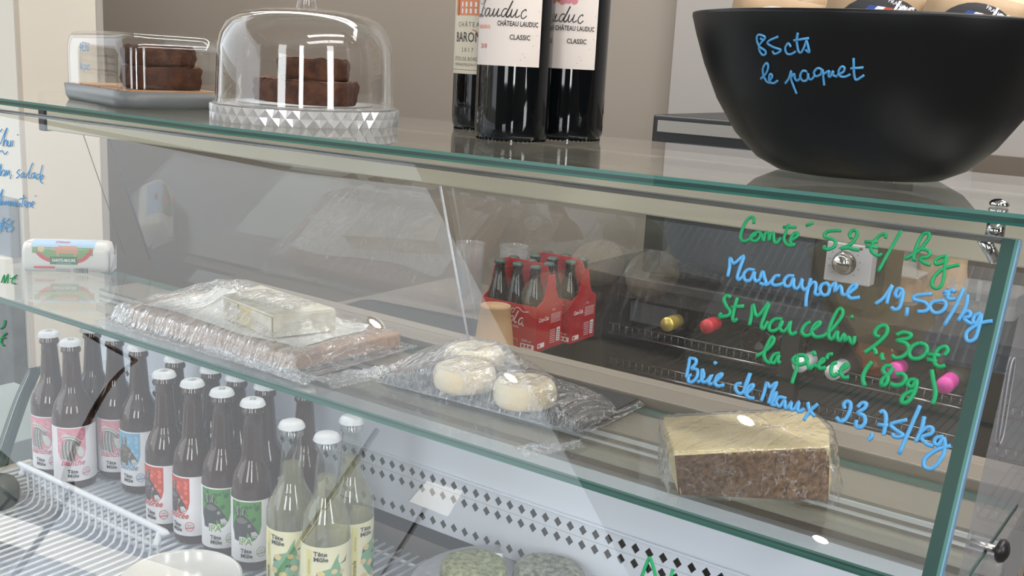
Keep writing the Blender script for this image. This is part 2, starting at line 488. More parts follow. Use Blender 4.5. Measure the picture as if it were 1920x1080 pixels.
# --- top shelf (front edge gently bowed as in the photograph)
ZT = -.08
def ytop(x):
    pts = [(-1.75, .735), (-1.30, .712), (-.85, .689), (-.38, .704), (-.187, .722), (-.105, .729)]
    for (x0, y0), (x1, y1) in zip(pts, pts[1:]):
        if x <= x1: t = (x-x0)/(x1-x0); return y0 + (y1-y0)*t
    return pts[-1][1]
xs = [XL + (-.08-XL)*i/40 for i in range(41)]
top = MB()
N = len(xs)
vs = [(x, ytop(x), ZT) for x in xs] + [(x, 1.03, ZT) for x in xs] + [(x, ytop(x), ZT-.008) for x in xs] + [(x, 1.03, ZT-.008) for x in xs]
fs = []
for i in range(N-1):
    fs.append((i, i+1, N+i+1, N+i)); fs.append((2*N+i, 3*N+i, 3*N+i+1, 2*N+i+1))
top.add(vs, fs)
ts = part(top, 'top_shelf', M_shelf, fix=False)
e = MB()
for lo, hi, mm, nm in ((-.0028, 0, M_edge_light, 'edge_band'), (-.006, -.0028, M_edge_dark, 'edge_band'), (-.008, -.006, M_edge, 'edge_band')):
    e = MB()
    e.add([(x, ytop(x)-.0003, ZT+hi) for x in xs] + [(x, ytop(x)-.0003, ZT+lo) for x in xs], [(i, i+1, N+i+1, N+i) for i in range(N-1)])
    part(e, nm, mm, ts, fix=False)
part(MB().box((-.0803, ytop(-.08), ZT-.008), (-.08, 1.03, ZT)), 'end_edge', M_edge, ts)
# --- front glass, leaning outward to the bottom
FA = Vector((0, .738, -.098)); FT = Vector((0, -.43, -.903)).normalized(); FN = Vector((0, -.903, .43)).normalized()
def fg(x, d, h=0):              # point on the front glass: x, distance down the slope, height off it
    return Vector((x, 0, 0)) + FA + FT*d + FN*h
def onfront(px, py, h=0.0):
    d = ray(px, py); q = FA + FN*h
    return d * (q.dot(FN) / d.dot(FN))
def quadbox(c8):
    return [(0,1,2,3),(7,6,5,4),(0,4,5,1),(1,5,6,2),(2,6,7,3),(3,7,4,0)]
fgm = MB(); L = .62
fgm.add([fg(XL, 0), fg(-.1275, 0), fg(-.1275, L), fg(XL, L)], [(0,1,2,3)])
fgl = part(fgm, 'front_glass', M_glass, fix=False)
part(MB().add([fg(XL, -.001, 0), fg(-.117, -.001, 0), fg(-.117, .0015, 0), fg(XL, .0015, 0), fg(XL, -.002, -.008), fg(-.117, -.002, -.008), fg(-.117, .0015, -.008), fg(XL, .0015, -.008)], quadbox(0)),
     'top_edge', pbr('grey_glass_seam', srgb(120,122,122), .2), fgl)
def xband(px0, px1):   # vertical end edge of the front pane
    pass
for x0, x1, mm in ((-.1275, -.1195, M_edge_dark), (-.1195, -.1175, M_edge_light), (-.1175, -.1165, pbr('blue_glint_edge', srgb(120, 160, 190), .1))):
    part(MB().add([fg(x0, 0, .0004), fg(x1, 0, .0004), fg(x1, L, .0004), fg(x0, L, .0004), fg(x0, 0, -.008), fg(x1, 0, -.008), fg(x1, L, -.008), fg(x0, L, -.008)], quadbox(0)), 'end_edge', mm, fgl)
# --- middle shelf
ZM = -.38; YM0, YM1 = .800, 1.025
msh = part(MB().add([(XL, YM0, ZM), (-.13, YM0, ZM), (-.13, YM1, ZM), (XL, YM1, ZM), (XL, YM0, ZM-.009), (-.13, YM0, ZM-.009), (-.13, YM1, ZM-.009), (XL, YM1, ZM-.009)],
                    [(0,1,2,3), (7,6,5,4)]), 'middle_shelf', M_shelf, fix=False)
for z0, z1, mm in ((-.0022, 0, M_edge_light), (-.0042, -.0022, M_edge_dark), (-.009, -.0042, M_edge)):
    part(MB().add([(XL, YM0-.0003, ZM+z1), (-.13, YM0-.0003, ZM+z1), (-.13, YM0-.0003, ZM+z0), (XL, YM0-.0003, ZM+z0)], [(0,1,2,3)]), 'edge_band', mm, msh, fix=False)
part(MB().box((XL, YM1, ZM-.009), (-.13, YM1+.0004, ZM)), 'back_edge', M_edge_light, msh)
# --- back panes (two sliding doors), leaning
BA = Vector((0, 1.0, -.155)); BB = Vector((0, 1.078, -.385))
def bgp(x, t, h=0):
    p = BA.lerp(BB, t); return Vector((x, p.y - h*.947, p.z - h*.321))
xd = -.812
g1 = part(MB().add([bgp(-1.49, 0), bgp(xd, 0), bgp(xd, 1), bgp(-1.49, 1)], [(0,1,2,3)]), 'sliding_door', M_back, fix=False)
g2 = part(MB().add([bgp(xd, 0, -.01), bgp(XR, 0, -.01), bgp(XR, 1, -.01), bgp(xd, 1, -.01)], [(0,1,2,3)]), 'sliding_door', M_back, fix=False)
part(MB().tube([bgp(xd, 0, .001), bgp(xd, 1, .001)], .0016, 6), 'door_edge', M_line, g1)
part(MB().tube([bgp(-1.49, 0, .001), bgp(-1.49, .9, .001)], .0009, 5), 'door_edge', M_seam, g1)
part(MB().tube([bgp(-1.56, 0, .001), bgp(-1.56, .9, .001)], .0008, 5), 'door_edge', M_seam, g1)
# --- rail under the top glass, taupe ledge, tracks
part(MB().box((-1.625, .975, -.153), (-.125, 1.0, -.092)), 'top_rail', M_alu, bevel=.002)
part(MB().box((-1.645, .972, -.155), (-1.6255, 1.003, -.090)), 'rail_end_cap', M_dark, bevel=.003)
part(MB().box((-1.30, 1.085, -.60), (XR, 1.11, -.372)).box((-1.30, 1.04, -.392), (XR, 1.11, -.372)), 'rear_ledge', M_taupe, bevel=.002)
# strips below the middle shelf, on the rear wall of the well (from top to bottom)
part(MB().box((-1.46, .97, -.400), (XR, 1.04, -.388)), 'track_bed', M_taupe, bevel=.001)
tr = part(MB().box((-1.46, .950, -.396), (XR, .9535, -.3915)), 'door_track', M_line)
part(MB().box((-1.46, .950, -.4045), (XR, .9535, -.4015)), 'door_track', M_line)
part(MB().box((-1.46, .953, -.410), (XR, .970, -.388)), 'track_rail', M_taupe)
part(MB().box((-1.46, .944, -.424), (XR, .960, -.409)), 'light_rail', M_taupel, bevel=.004, seg=3)
part(MB().box((-1.46, .962, -.442), (XR, .975, -.423)), 'shadow_gap', M_tauped)  # solid dark strip, the shade of the gap put in as colour
# --- perforated white air panel: real diamond holes
XP = -1.46
def perforated():
    x0, x1 = XP, XR; zt, zb = -.438, -.579
    pitch = .0168; dx, dz = .0054, .0064
    mb = MB()
    y = .95
    edges = [zt]; 
    mb.add([(x0, y, zt), (x1, y, zt), (x1, y, -.502), (x0, y, -.502)], [(0,1,2,3)])
    # each row is a strip of cells with a diamond cut in each
    def strip(za, zb_, zc, ph):
        n = int((x1-x0)/pitch)
        for i in range(n+1):
            a = x0 + (i-ph)*pitch; b = a+pitch
            a = max(a, x0); b = min(b, x1)
            if b - a < pitch*.9:
                if b > a: mb.add([(a,y,za),(b,y,za),(b,y,zb_),(a,y,zb_)], [(0,1,2,3)])
                continue
            c = (a+b)/2
            v = [(a,y,za),(b,y,za),(b,y,zb_),(a,y,zb_),(c,y,zc+dz),(c+dx,y,zc),(c,y,zc-dz),(c-dx,y,zc)]
            t = .0012
            v += [(p_[0], y+t, p_[2]) for p_ in v[4:]]
            mb.add(v, [(0,1,4),(1,5,4),(1,2,5),(2,6,5),(2,3,6),(3,7,6),(3,0,7),(0,4,7),(4,5,9,8),(5,6,10,9),(6,7,11,10),(7,4,8,11)])
    strip(-.502, -.5212, -.5122, .25)
    strip(-.5215, -.537, -.530, .25)
    mb.add([(x0,y,-.537),(x1,y,-.537),(x1,y,-.552),(x0,y,-.552)], [(0,1,2,3)])
    strip(-.552, -.5735, -.567, .1)
    mb.add([(x0,y,-.5735),(x1,y,-.5735),(x1,y,zb),(x0,y,zb)], [(0,1,2,3)])
    mb.add([(x0,y,zt),(x1,y,zt),(x1,.99,zt),(x0,.99,zt)], [(0,1,2,3)])
    return mb
part(perforated(), 'perforated_panel', M_white, fix=False)
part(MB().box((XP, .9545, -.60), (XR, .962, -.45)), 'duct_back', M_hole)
part(MB().box((XP, .945, -.5015), (XR, .9502, -.4985)), 'panel_fold', M_white, bevel=.002)
# --- well: pan floor, left end, base
part(MB().box((XL, .42, -.66), (XR, .96, -.648)), 'pan_floor', pbr('pale_blue_grey_pan', srgb(196, 202, 216), .35), bevel=.002)
part(MB().box((-1.372, .40, -.648), (-1.36, .775, -.598)), 'end_trim', M_cream, bevel=.002)
part(MB().box((-1.72, .42, -.648), (-1.45, .95, -.60)), 'end_tray', pbr('pale_green_grey', srgb(158, 168, 164), .4), bevel=.002)
part(MB().box((XL, .40, -1.45), (XR, 1.10, -.661)), 'cabinet_base', pbr('white_cabinet', srgb(215, 214, 212), .5), bevel=.004)
# curved green edge of the left end pane
arc = []
for px, py in ((70, 690), (45, 745), (22, 810), (6, 862), (-10, 930)):
    arc.append(onx(px, py, -1.372))
arc = smooth_line(arc, 5)
mb = MB(); vs = []; fs = []
for i, p_ in enumerate(arc):
    vs += [p_ + Vector((0, -.010, 0)), p_ + Vector((0, .010, 0)), p_ + Vector((-.006, .011, 0)), p_ + Vector((-.006, -.011, 0))]
for i in range(len(arc)-1):
    a = i*4
    fs += [(a, a+1, a+5, a+4), (a+1, a+2, a+6, a+5), (a+2, a+3, a+7, a+6), (a+3, a, a+4, a+7)]
part(mb.add(vs, fs, True), 'curved_end_edge', M_edge_dark)
# --- right end pane with slot, post and screws
XE = -.108
ep = part(MB().add([(XE, .742, -.095), (XE, 1.02, -.095), (XE, 1.08, -.40), (XE, .60, -.40)], [(0,1,2,3)]), 'end_pane', thin('end_acrylic', (.93, .93, .95), .05, haze=.26, haze_col=(.46,.46,.48)), fix=False)
def slot(mbx, y, z0, z1, r, x):
    pts = []
    for k in range(9): a = math.pi*k/8; pts.append(Vector((x, y + r*math.cos(a), z1 + r*math.sin(a))))
    for k in range(9): a = math.pi + math.pi*k/8; pts.append(Vector((x, y + r*math.cos(a), z0 + r*math.sin(a))))
    return pts
s0 = onx(1886, 703, XE); s1 = onx(1884, 798, XE)
slm = MB().tube(slot(None, (s0.y+s1.y)/2, s1.z, s0.z, .0085, XE+.001), .0006, 5, closed=True)
part(slm, 'finger_slot', pbr('milky_slot_rim', srgb(150,150,154), .4), ep)
def lens(loc, r, ax, name, mat):
    m_ = MB().lathe([(0.0001, r*.55), (r*.5, r*.48), (r*.85, r*.28), (r, 0), (r*.9, -r*.2), (0.0001, -r*.25)], 20)
    o = m_.build(name, mat, case); o.location = Vector(loc) - Vector(case.location)
    o.rotation_euler = Vector(ax).to_track_quat('Z', 'Y').to_euler(); return o
sc_ = onz(1873, 388, ZT)
b = lens(sc_ + Vector((0, 0, .002)), .0065, (0, 0, 1), 'glass_clamp_screw', M_chrome)
pin = part(MB().tube([sc_ + Vector((0,0,-.010)), sc_ + Vector((0,0,-.022))], .006, 12).tube([sc_ + Vector((-.006,-.004,-.022)), sc_ + Vector((.003,.0,-.036))], .0045, 8), 'clamp_bracket', M_chrome)
kn = onx(1878, 1033, -.098)
lens(kn, .0085, (1, -.2, 0), 'side_knob', M_black)
part(MB().tube([kn, kn + Vector((-.02, .0, 0))], .003, 8), 'knob_stem', M_steel)
lower = [onx(1905, 950, XE), onx(1812, 1085, XE)]
part(MB().tube([lower[0] + (lower[0]-lower[1])*.02, lower[1] + (lower[1]-lower[0])*.5], .0012, 6), 'lower_pane_edge', M_edge_dark, ep)
# --- handwriting on the front glass
def writing(name, org, sc, strokes, mat, w=1.15, label=None, parent=None):
    mb = MB()
    for st in strokes:
        P = smooth_line([onfront(org[0] + x/sc, org[1] + y/sc, .0012) for x, y in st], 4)
        mb.tube(P, w*.00112, 6)
    return part(mb, name, mat, parent or fgl, label=label, fix=False)
A_, B_, C_, D_, E_, F_ = ((1340,400),6.353), ((1600,420),4.5), ((1330,540),6.0), ((1580,560),4.909), ((1270,660),6.62), ((1540,730),6.75)
writing('handwritten_line', *A_, [
 [(465,120),(470,70),(440,45),(400,65),(355,130),(320,220),(308,285),(335,330),(380,325),(440,290),(500,245)],
 [(525,225),(465,240),(430,280),(440,320),(490,330),(535,290),(545,235),(510,218)],
 [(545,235),(575,290),(585,335),(600,250),(640,232),(650,325),(668,255),(700,240),(708,330),(740,352),(790,290)],
 [(882,130),(850,220),(825,300),(850,360),(900,385),(950,375)], [(815,165),(970,165)],
 [(895,330),(975,280),(990,240),(945,245),(905,305),(910,360),(960,375)], [(1085,150),(1175,110)],
 [(1505,205),(1350,215),(1305,275),(1400,308),(1442,350),(1420,400),(1350,430),(1300,415),(1318,385)],
 [(1625,300),(1605,250),(1640,205),(1690,210),(1690,270),(1620,370),(1500,425),(1590,410),(1650,430),(1720,438)]], M_ink_g, label='green chalk line reading Comté 52 €/kg')
writing('handwritten_line', *B_, [
 [(270,120),(275,88),(230,92),(180,140),(150,200),(160,240),(210,268),(240,250)], [(95,152),(205,150)], [(105,188),(210,200)],
 [(405,55),(300,235),(210,400)],
 [(530,300),(510,305),(515,250),(545,160),(590,85),(635,80),(638,115),(600,170),(545,230),(430,298)],
 [(520,240),(560,215),(620,220),(645,250),(620,280),(560,290),(600,330),(650,345)],
 [(790,268),(730,282),(690,310),(700,340),(760,320),(790,275),(770,360),(765,440),(740,520),(700,545),(662,515),(680,450),(740,390),(820,360),(895,345)]], M_ink_g, label='green chalk end of the first price line')
writing('handwritten_line', *A_, [
 [(155,755),(178,640),(185,530),(230,600),(345,508),(305,640),(270,760),(290,790),(340,750)],
 [(475,680),(400,670),(345,730),(370,800),(430,790),(475,690),(470,770),(500,812),(540,780)],
 [(540,780),(572,690),(590,760),(612,820),(590,850),(540,828)], [(600,855),(650,835),(700,780)],
 [(780,745),(720,750),(680,820),(705,855),(760,855),(820,830)],
 [(945,750),(880,745),(830,800),(840,862),(900,862),(940,770),(940,860),(965,905)],
 [(965,905),(1010,870),(1045,780),(1035,860),(1070,915),(1110,880)],
 [(1145,775),(1118,880),(1092,1000),(1086,1112)],
 [(1110,890),(1160,830),(1200,830),(1205,900),(1195,955),(1240,970),(1270,930)],
 [(1340,830),(1280,850),(1255,910),(1290,972),(1350,960),(1370,880),(1330,830)],
 [(1370,890),(1440,828),(1430,930),(1485,870),(1510,890),(1520,965),(1570,970)],
 [(1590,960),(1680,885),(1685,850),(1630,870),(1585,950),(1620,1012),(1730,1000)]], M_ink_b, w=1.25, label='blue chalk word Mascarpone')
writing('handwritten_line', *B_, [
 [(185,675),(260,620),(330,515),(300,590),(282,675)],
 [(420,560),(380,545),(355,590),(380,620),(418,565),(410,640),(385,710),(345,722),(320,700)],
 [(455,705),(448,778)],
 [(665,590),(525,605),(515,640),(600,660),(635,700),(610,735),(540,738)],
 [(740,645),(670,660),(645,700),(680,748),(740,742),(780,695),(770,655),(740,645)],
 [(855,575),(830,555),(800,580),(795,615),(815,635),(862,628)], [(755,570),(822,578)], [(765,597),(820,600)],
 [(930,545),(860,700),(765,858)],
 [(962,598),(948,700),(885,818)], [(905,770),(960,735),(990,755),(975,785),(930,790),(960,825),(1010,845)],
 [(1078,755),(1030,770),(1010,815),(1035,842),(1080,765),(1060,870),(1030,960),(985,990),(952,970),(960,910),(1030,860),(1100,830),(1175,820)]], M_ink_b, w=1.25, label='blue chalk price reading 19,50 €/kg')
writing('handwritten_line', *C_, [
 [(240,110),(200,85),(165,130),(190,200),(235,260),(220,305),(160,322),(112,320),(140,280)],
 [(315,110),(290,200),(262,330),(280,370),(315,345)], [(245,215),(390,205)],
 [(450,420),(478,300),(492,185),(540,322),(670,165),(625,300),(585,430),(615,455),(660,375)],
 [(815,350),(740,350),(680,410),(680,475),(740,480),(800,430),(825,365),(790,440),(830,490),(880,450),(912,378),(900,480),(930,522),(985,495)],
 [(1140,380),(1080,415),(1040,490),(1080,537),(1145,520)],
 [(1145,490),(1240,410),(1235,382),(1180,420),(1150,490),(1190,548),(1270,545),(1340,505)],
 [(1340,505),(1410,430),(1490,320),(1500,255),(1460,235),(1400,330),(1355,450),(1345,550),(1390,580)],
 [(1390,580),(1440,482),(1440,560),(1470,590),(1520,520),(1525,595),(1570,555),(1590,605),(1620,620),(1635,545)], [(1588,325),(1620,325)]], M_ink_g, w=1.3, label='green chalk words St Marcelin')
writing('handwritten_line', *D_, [
 [(345,350),(305,340),(300,300),(350,252),(405,258),(405,320),(345,390),(270,450),(200,497)], [(280,455),(300,480),(308,515)],
 [(372,500),(358,530),(375,568)],
 [(495,335),(560,310),(628,330),(600,368),(500,385),(580,410),(610,470),(560,530),(490,548),(455,520)],
 [(705,408),(640,440),(610,500),(640,550),(720,545),(775,485),(765,430),(705,408)],
 [(935,520),(968,480),(945,442),(880,465),(845,540),(850,600),(895,628),(945,612)], [(770,510),(900,525)], [(780,560),(868,578)]], M_ink_g, w=1.35, label='green chalk price reading 2,30€')
writing('handwritten_line', *C_, [
 [(530,765),(600,730),(700,640),(728,575),(700,557),(650,650),(615,750),(640,820),(690,845)],
 [(790,735),(730,750),(690,820),(730,842),(785,750),(770,820),(800,842)],
 [(985,760),(940,805),(975,855),(1060,855),(1100,800),(1060,755),(990,760)], [(990,770),(985,900),(950,1000),(930,1075)],
 [(1085,780),(1105,850),(1130,905),(1180,870),(1230,885)], [(1150,740),(1175,722),(1190,758)],
 [(1225,870),(1290,820),(1280,795),(1235,850),(1240,905),(1310,895)], [(1320,800),(1340,750),(1390,745)],
 [(1435,835),(1385,860),(1368,940),(1400,988),(1450,960)],
 [(1450,945),(1550,885),(1545,858),(1490,900),(1478,970),(1520,1008),(1572,1005)]], M_ink_g, w=1.3, label='green chalk words la pièce')
writing('handwritten_line', *D_, [
 [(270,580),(215,650),(185,730),(202,803)],
 [(455,620),(400,620),(370,665),(415,720),(400,785),(360,795),(365,745),(430,690),(460,630)],
 [(490,700),(545,690),(580,730),(550,785),(480,800),(440,782)],
 [(670,748),(620,750),(598,790),(640,812),(680,750),(672,830),(640,900),(590,955),(542,952),(560,895),(620,858),(655,850)],
 [(820,655),(835,760),(855,880),(825,972)]], M_ink_g, w=1.45, label='green chalk weight reading (80g)')
writing('handwritten_line', *E_, [
 [(110,320),(140,180),(155,75)], [(150,75),(225,92),(228,145),(170,210)], [(170,205),(250,225),(245,310),(190,370),(140,365),(145,300),(180,285)],
 [(250,375),(300,345),(330,290),(310,212)], [(310,212),(300,330),(320,372),(370,360),(430,285),(385,385),(440,395)], [(458,128),(485,148)],
 [(440,395),(545,300),(545,270),(490,310),(468,390),(510,425),(582,405)],
 [(800,390),(740,400),(722,460),(770,515),(830,480),(905,262),(850,400),(830,490),(850,525)],
 [(850,525),(935,440),(935,405),(880,440),(858,530),(900,570),(955,572)],
 [(1040,610),(1080,500),(1112,380),(1150,440),(1232,380),(1180,500),(1130,640)],
 [(1130,640),(1180,560),(1230,500),(1200,590),(1170,650),(1230,660)], [(1350,580),(1270,560),(1225,620),(1270,680),(1330,600),(1340,690),(1370,700)],
 [(1370,700),(1420,620),(1405,700),(1450,712),(1510,620),(1490,720),(1530,738),(1580,700)],
 [(1620,625),(1640,720),(1705,800)], [(1745,645),(1650,730),(1565,852)]], M_ink_b, w=1.25, label='blue chalk words Brie de Meaux')
writing('handwritten_line', *F_, [
 [(300,250),(285,190),(330,150),(372,190),(350,300),(290,395),(230,400),(190,352)], [(250,392),(310,380)],
 [(460,230),(510,175),(568,180),(545,240),(460,300),(540,335),(552,420),(500,482),(440,472),(445,390)],
 [(632,560),(642,590),(590,645)],
 [(740,298),(780,275),(815,330),(812,450),(782,582)], [(710,445),(850,460)],
 [(1090,385),(900,430),(888,470),(980,540),(1040,580),(980,605),(915,590),(905,555)],
 [(1250,205),(1130,480),(980,820)],
 [(1302,345),(1265,510),(1190,670)], [(1240,560),(1330,485),(1402,490),(1390,560),(1270,605),(1330,690),(1420,718)],
 [(1545,600),(1460,612),(1428,670),(1480,705),(1545,615),(1565,700),(1545,820),(1455,960),(1370,1008),(1300,970),(1310,880),(1400,800),(1500,750),(1640,715)]], M_ink_b, w=1.3, label='blue chalk price reading 23,75/kg')
H_ = ((0,220),3.177)
H2 = ((0,200),2.7)
writing('handwritten_line', *H2, [
 [(0,128),(10,112)], [(2,190),(24,130),(36,108),(24,150),(16,200),(24,176),(34,170),(34,200)], [(42,172),(39,196),(48,200),(56,172),(54,200)], [(66,172),(63,200)], [(87,143),(91,142)],
 [(-4,232),(10,222),(24,242),(38,226)],
 [(-6,330),(6,290),(2,350),(10,330),(20,320),(26,335),(16,350),(28,345),(34,322),(36,348),(46,322),(48,345)], [(58,344),(50,366)],
 [(100,318),(86,332),(98,348),(82,362)], [(118,334),(106,344),(108,358),(119,350),(122,334),(123,358),(134,352)], [(134,352),(152,318),(166,284),(154,312),(145,360),(154,360)],
 [(174,334),(160,344),(162,362),(172,352),(177,334),(176,362),(186,356)], [(198,340),(186,350),(187,368),(198,358),(208,325),(214,296)], [(214,296),(204,345),(203,374)],
 [(204,372),(218,358),(216,346),(206,358),(206,380),(216,388)],
 [(-6,470),(4,440),(14,418),(6,460),(2,498),(12,478),(20,496),(32,478),(32,496),(44,478),(46,500),(58,480),(60,500),(72,482),(76,504),(90,486),(94,506),(106,488)],
 [(120,446),(110,508)], [(98,468),(130,460)], [(126,500),(138,484),(130,478),(122,495),(134,510)], [(140,484),(141,508),(143,490),(153,484)], [(155,486),(154,508)], [(158,500),(172,488),(166,480),(158,498),(166,512)], [(178,452),(182,451)],
 [(-4,640),(8,590),(20,560)], [(16,566),(8,630)], [(0,592),(30,584)], [(28,616),(42,602),(36,592),(26,612),(34,634)], [(34,580),(46,566)], [(64,574),(50,598),(64,612),(50,634)]], M_ink_b2, w=.62, label='thin blue marker menu lines ending in hui, salade and tés')
writing('handwritten_line', *H_, [[(8,985),(26,940),(24,988)], [(30,985),(48,936),(46,988)], [(100,940),(80,955),(70,985),(92,990)], [(62,960),(94,958)]], M_ink_g, w=.8, label='green chalk price reading 11€')
writing('handwritten_line', (0,0), 1, [[(1203,1082),(1211,1060),(1218,1046),(1224,1060),(1230,1084)], [(1262,1067),(1256,1090)]], M_ink_g, w=1.2, label='green chalk tip at the lower edge')
writing('handwritten_line', (0,0), 1, [[(9,600),(6,612),(0,616)], [(11,624),(4,632),(1,642),(6,648)], [(0,634),(9,633)]], M_ink_g, w=.8, label='small green chalk mark at the left end')
# ================================================================== CASE CONTENT
ZD = -.5935
# --- white wire racks
def wire_rack(name, x0, x1, y0, y1, z, label, fence=False, pitch=.0135, cross=(), r=.0021, group=None):
    t = empty(name, (x0, y0, z), label, 'wire rack', group)
    L_ = y1 - y0
    if fence:
        h = .043
        pts = [(0, 0, -r), (0, L_-.012, -r), (0, L_-.004, .002), (0, L_, .010), (0, L_, h-.004), (0, L_-.001, h)]
    else: pts = [(0, 0, -r), (0, L_, -r)]
    me = MB().tube(pts, r, 6).mesh('wire', M_whitem)
    n = int((x1-x0)/pitch)
    for i in range(n+1):
        o = bpy.data.objects.new('wire', me); COL.objects.link(o); o.parent = t; o.location = (i*pitch, 0, 0)
    for cyy in cross:
        MB().tube([(-.004, cyy, -2.6*r), (n*pitch+.004, cyy, -2.6*r)], r*1.2, 6).build('cross_wire', M_whitem, t)
    if fence:
        W_ = n*pitch
        MB().tube(smooth_line([(-.008, L_-.004, h-.010), (-.006, L_, h), (.004, L_, h+.001), (W_-.004, L_, h+.001), (W_+.006, L_-.002, h-.002), (W_+.010, L_-.010, h-.014)], 5), .0040, 8).build('top_rail', M_whitem, t)
        MB().tube([(0, L_+.002, h*.45), (W_, L_+.002, h*.45)], .0026, 6).build('middle_rail', M_whitem, t)
    return t
wire_rack('wire_rack', -1.232, -.955, .38, .692, ZD+.001, 'white wire rack with raised back fence at lower left', True, cross=(.02, .16), r=.0017)
wire_rack('wire_rack', -1.345, -.15, .702, .908, ZD-.0005, 'white wire rack under the brown and clear bottles', False, cross=(.01, .10, .19), r=.0020)
wire_rack('wire_rack', -.93, -.16, .44, .69, ZD-.0005, 'white wire rack below the round dish', False, cross=(.02, .12, .24), r=.0020)

# --- bottles
def beer_glass_mat():
    m = pbr('brown_bottle_glass', srgb(62, 40, 25), .06, spec=.55, coat=.2)
    return m
M_beer = beer_glass_mat()
M_capw = pbr('white_crown_cap', srgb(216, 218, 222), .35)
M_capmark = paper('cap_grey', 150, 152, 158)
M_clear = thin('clear_bottle_glass', (.97, .98, .96), .07, gain=1.3)
def liquid():
    m, n, l = newmat('pale_lemonade')
    for x in list(n): n.remove(x)
    tr = n.new('ShaderNodeBsdfTransparent'); tr.inputs[0].default_value = (.88, .87, .76, 1)
    df = n.new('ShaderNodeBsdfDiffuse'); df.inputs[0].default_value = srgb(200, 198, 170)
    mx = n.new('ShaderNodeMixShader'); mx.inputs[0].default_value = .22
    l.new(tr.outputs[0], mx.inputs[1]); l.new(df.outputs[0], mx.inputs[2])
    o = n.new('ShaderNodeOutputMaterial'); l.new(mx.outputs[0], o.inputs[0]); return m
M_lemon = liquid()
HB = .196
def bottle_prof(R):
    return [(0.0001, .001), (R*.80, .0), (R*.95, .0025), (R, .008), (R, .099), (R*.985, .105), (R*.93, .112), (R*.82, .119), (R*.68, .126), (R*.57, .132),
            (.0132, .138), (.0122, .152), (.0108, .172), (.0102, .1845), (.0125, .1865), (.0125, .190), (.0113, .1915), (.0112, .1975)]
def cap_mesh(p):
    mb = MB(); n = 42
    prof = [(.0001, .0040), (.0098, .0039), (.0122, .0026), (.0132, .0002), (.0142, -.0032)]
    vs = []; fs = []
    for i, (r, z) in enumerate(prof):
        for k in range(n):
            rr = r + (.0005 if (k % 2 and i >= 3) else 0) - (.0004 if (k % 2 == 0 and i >= 3) else 0)
            vs.append((rr*math.cos(2*math.pi*k/n), rr*math.sin(2*math.pi*k/n), .1985+z))
    for i in range(len(prof)-1):
        for k in range(n): fs.append((i*n+k, (i+1)*n+k, (i+1)*n+(k+1)%n, i*n+(k+1)%n))
    mb.add(vs, fs, True)
    return mb.mesh(p, M_capw)
CAP = cap_mesh('cap')
def donkey(a, kind, cols):
    """donkey head portrait in label coordinates (metres, +x right), centre 0, height 0..h"""
    bgc, dk, md, lt, tx, bg2 = cols
    H0, H1 = .026, .064
    # coloured field with rounded lower right
    fld = [(-.024, .066), (.013, .066), (.013, .040), (.011, .032), (.006, .026), (-.002, .022), (-.012, .022), (-.020, .028), (-.024, .036)]
    a.poly(fld, bgc, .0002)
    random.seed(hash(kind) % 100 if False else len(kind))
    for k in range(26):
        x = random.uniform(-.022, .010); y = random.uniform(.034, .063)
        a.disc(x, y, random.uniform(.0012, .0028), bg2, .00025, 7)
    if kind == 'white':
        a.poly([(-.017,.024),(-.020,.036),(-.014,.050),(-.006,.056),(.002,.053),(.007,.044),(.010,.036),(.009,.031),(.004,.031),(-.001,.036),(-.002,.024)], md, .0003)
        a.poly([(-.018,.057),(-.012,.060),(-.002,.057),(.008,.051),(.004,.049),(-.006,.054),(-.016,.053)], lt, .0004)
        for i in range(8):
            x = -.018 + i*.0022
            a.stroke([(x, .051), (x-.001, .040), (x+.002, .025)], .0006, dk if i % 2 else lt, .00045)
        a.stroke([(-.016,.055),(-.004,.056),(.007,.048)], .0006, dk, .0005)
        a.stroke([(-.012,.053),(-.002,.052),(.005,.045)], .0006, dk, .0005)
        a.poly([(.000,.045),(.007,.044),(.011,.037),(.009,.031),(.004,.032),(.001,.038)], lt, .0005)
    else:
        a.poly([(-.020,.024),(-.022,.040),(-.016,.050),(-.008,.052),(-.001,.048),(.005,.040),(.009,.033),(.007,.028),(.001,.029),(-.003,.034),(-.005,.023)], dk, .0003)
        a.poly([(-.015,.049),(-.017,.058),(-.014,.063),(-.012,.058),(-.012,.050)], dk, .0003)
        a.poly([(-.009,.051),(-.010,.059),(-.006,.062),(-.005,.056),(-.006,.050)], dk, .0003)
        a.stroke([(-.0145,.051),(-.0155,.057),(-.0142,.061)], .0007, lt, .0004)
        a.stroke([(-.0078,.052),(-.0082,.057),(-.0066,.060)], .0007, lt, .0004)
        a.poly([(-.018,.046),(-.010,.050),(-.002,.046),(-.006,.043),(-.014,.043)], md, .0004)
        a.disc(-.0005, .041, .0016, lt, .00042, 10); a.disc(-.0003, .041, .0009, M_black_ink, .0005, 8)
        a.poly([(.001,.034),(.006,.035),(.009,.031),(.007,.0275),(.002,.0285)], lt, .0005)
        for q in (.003, .005, .0068): a.stroke([(q, .0305), (q+.0003, .0275)], .0005, M_black_ink, .0006, 1)
def brand(a, x, y, s, mat):
    a.text('Tête', x-.0006, y+s*.92, s*1.05, mat, .0006, bold=s*.028, sx=1.12)
    a.text('Mûle', x, y, s*1.05, mat, .0006, bold=s*.028, sx=1.15)
def stamp(a, x, y, r, mat):
    a.ring(x, y, r, .0004, mat, .0005); a.ring(x, y, r*.88, .0002, mat, .0005)
    a.text('BIÈRE', x, y+r*.15, r*.42, mat, .0006, rot=.12); a.text('ARTISANALE', x, y-r*.42, r*.42, mat, .0006, bold=.0001, rot=.12, sx=.8)
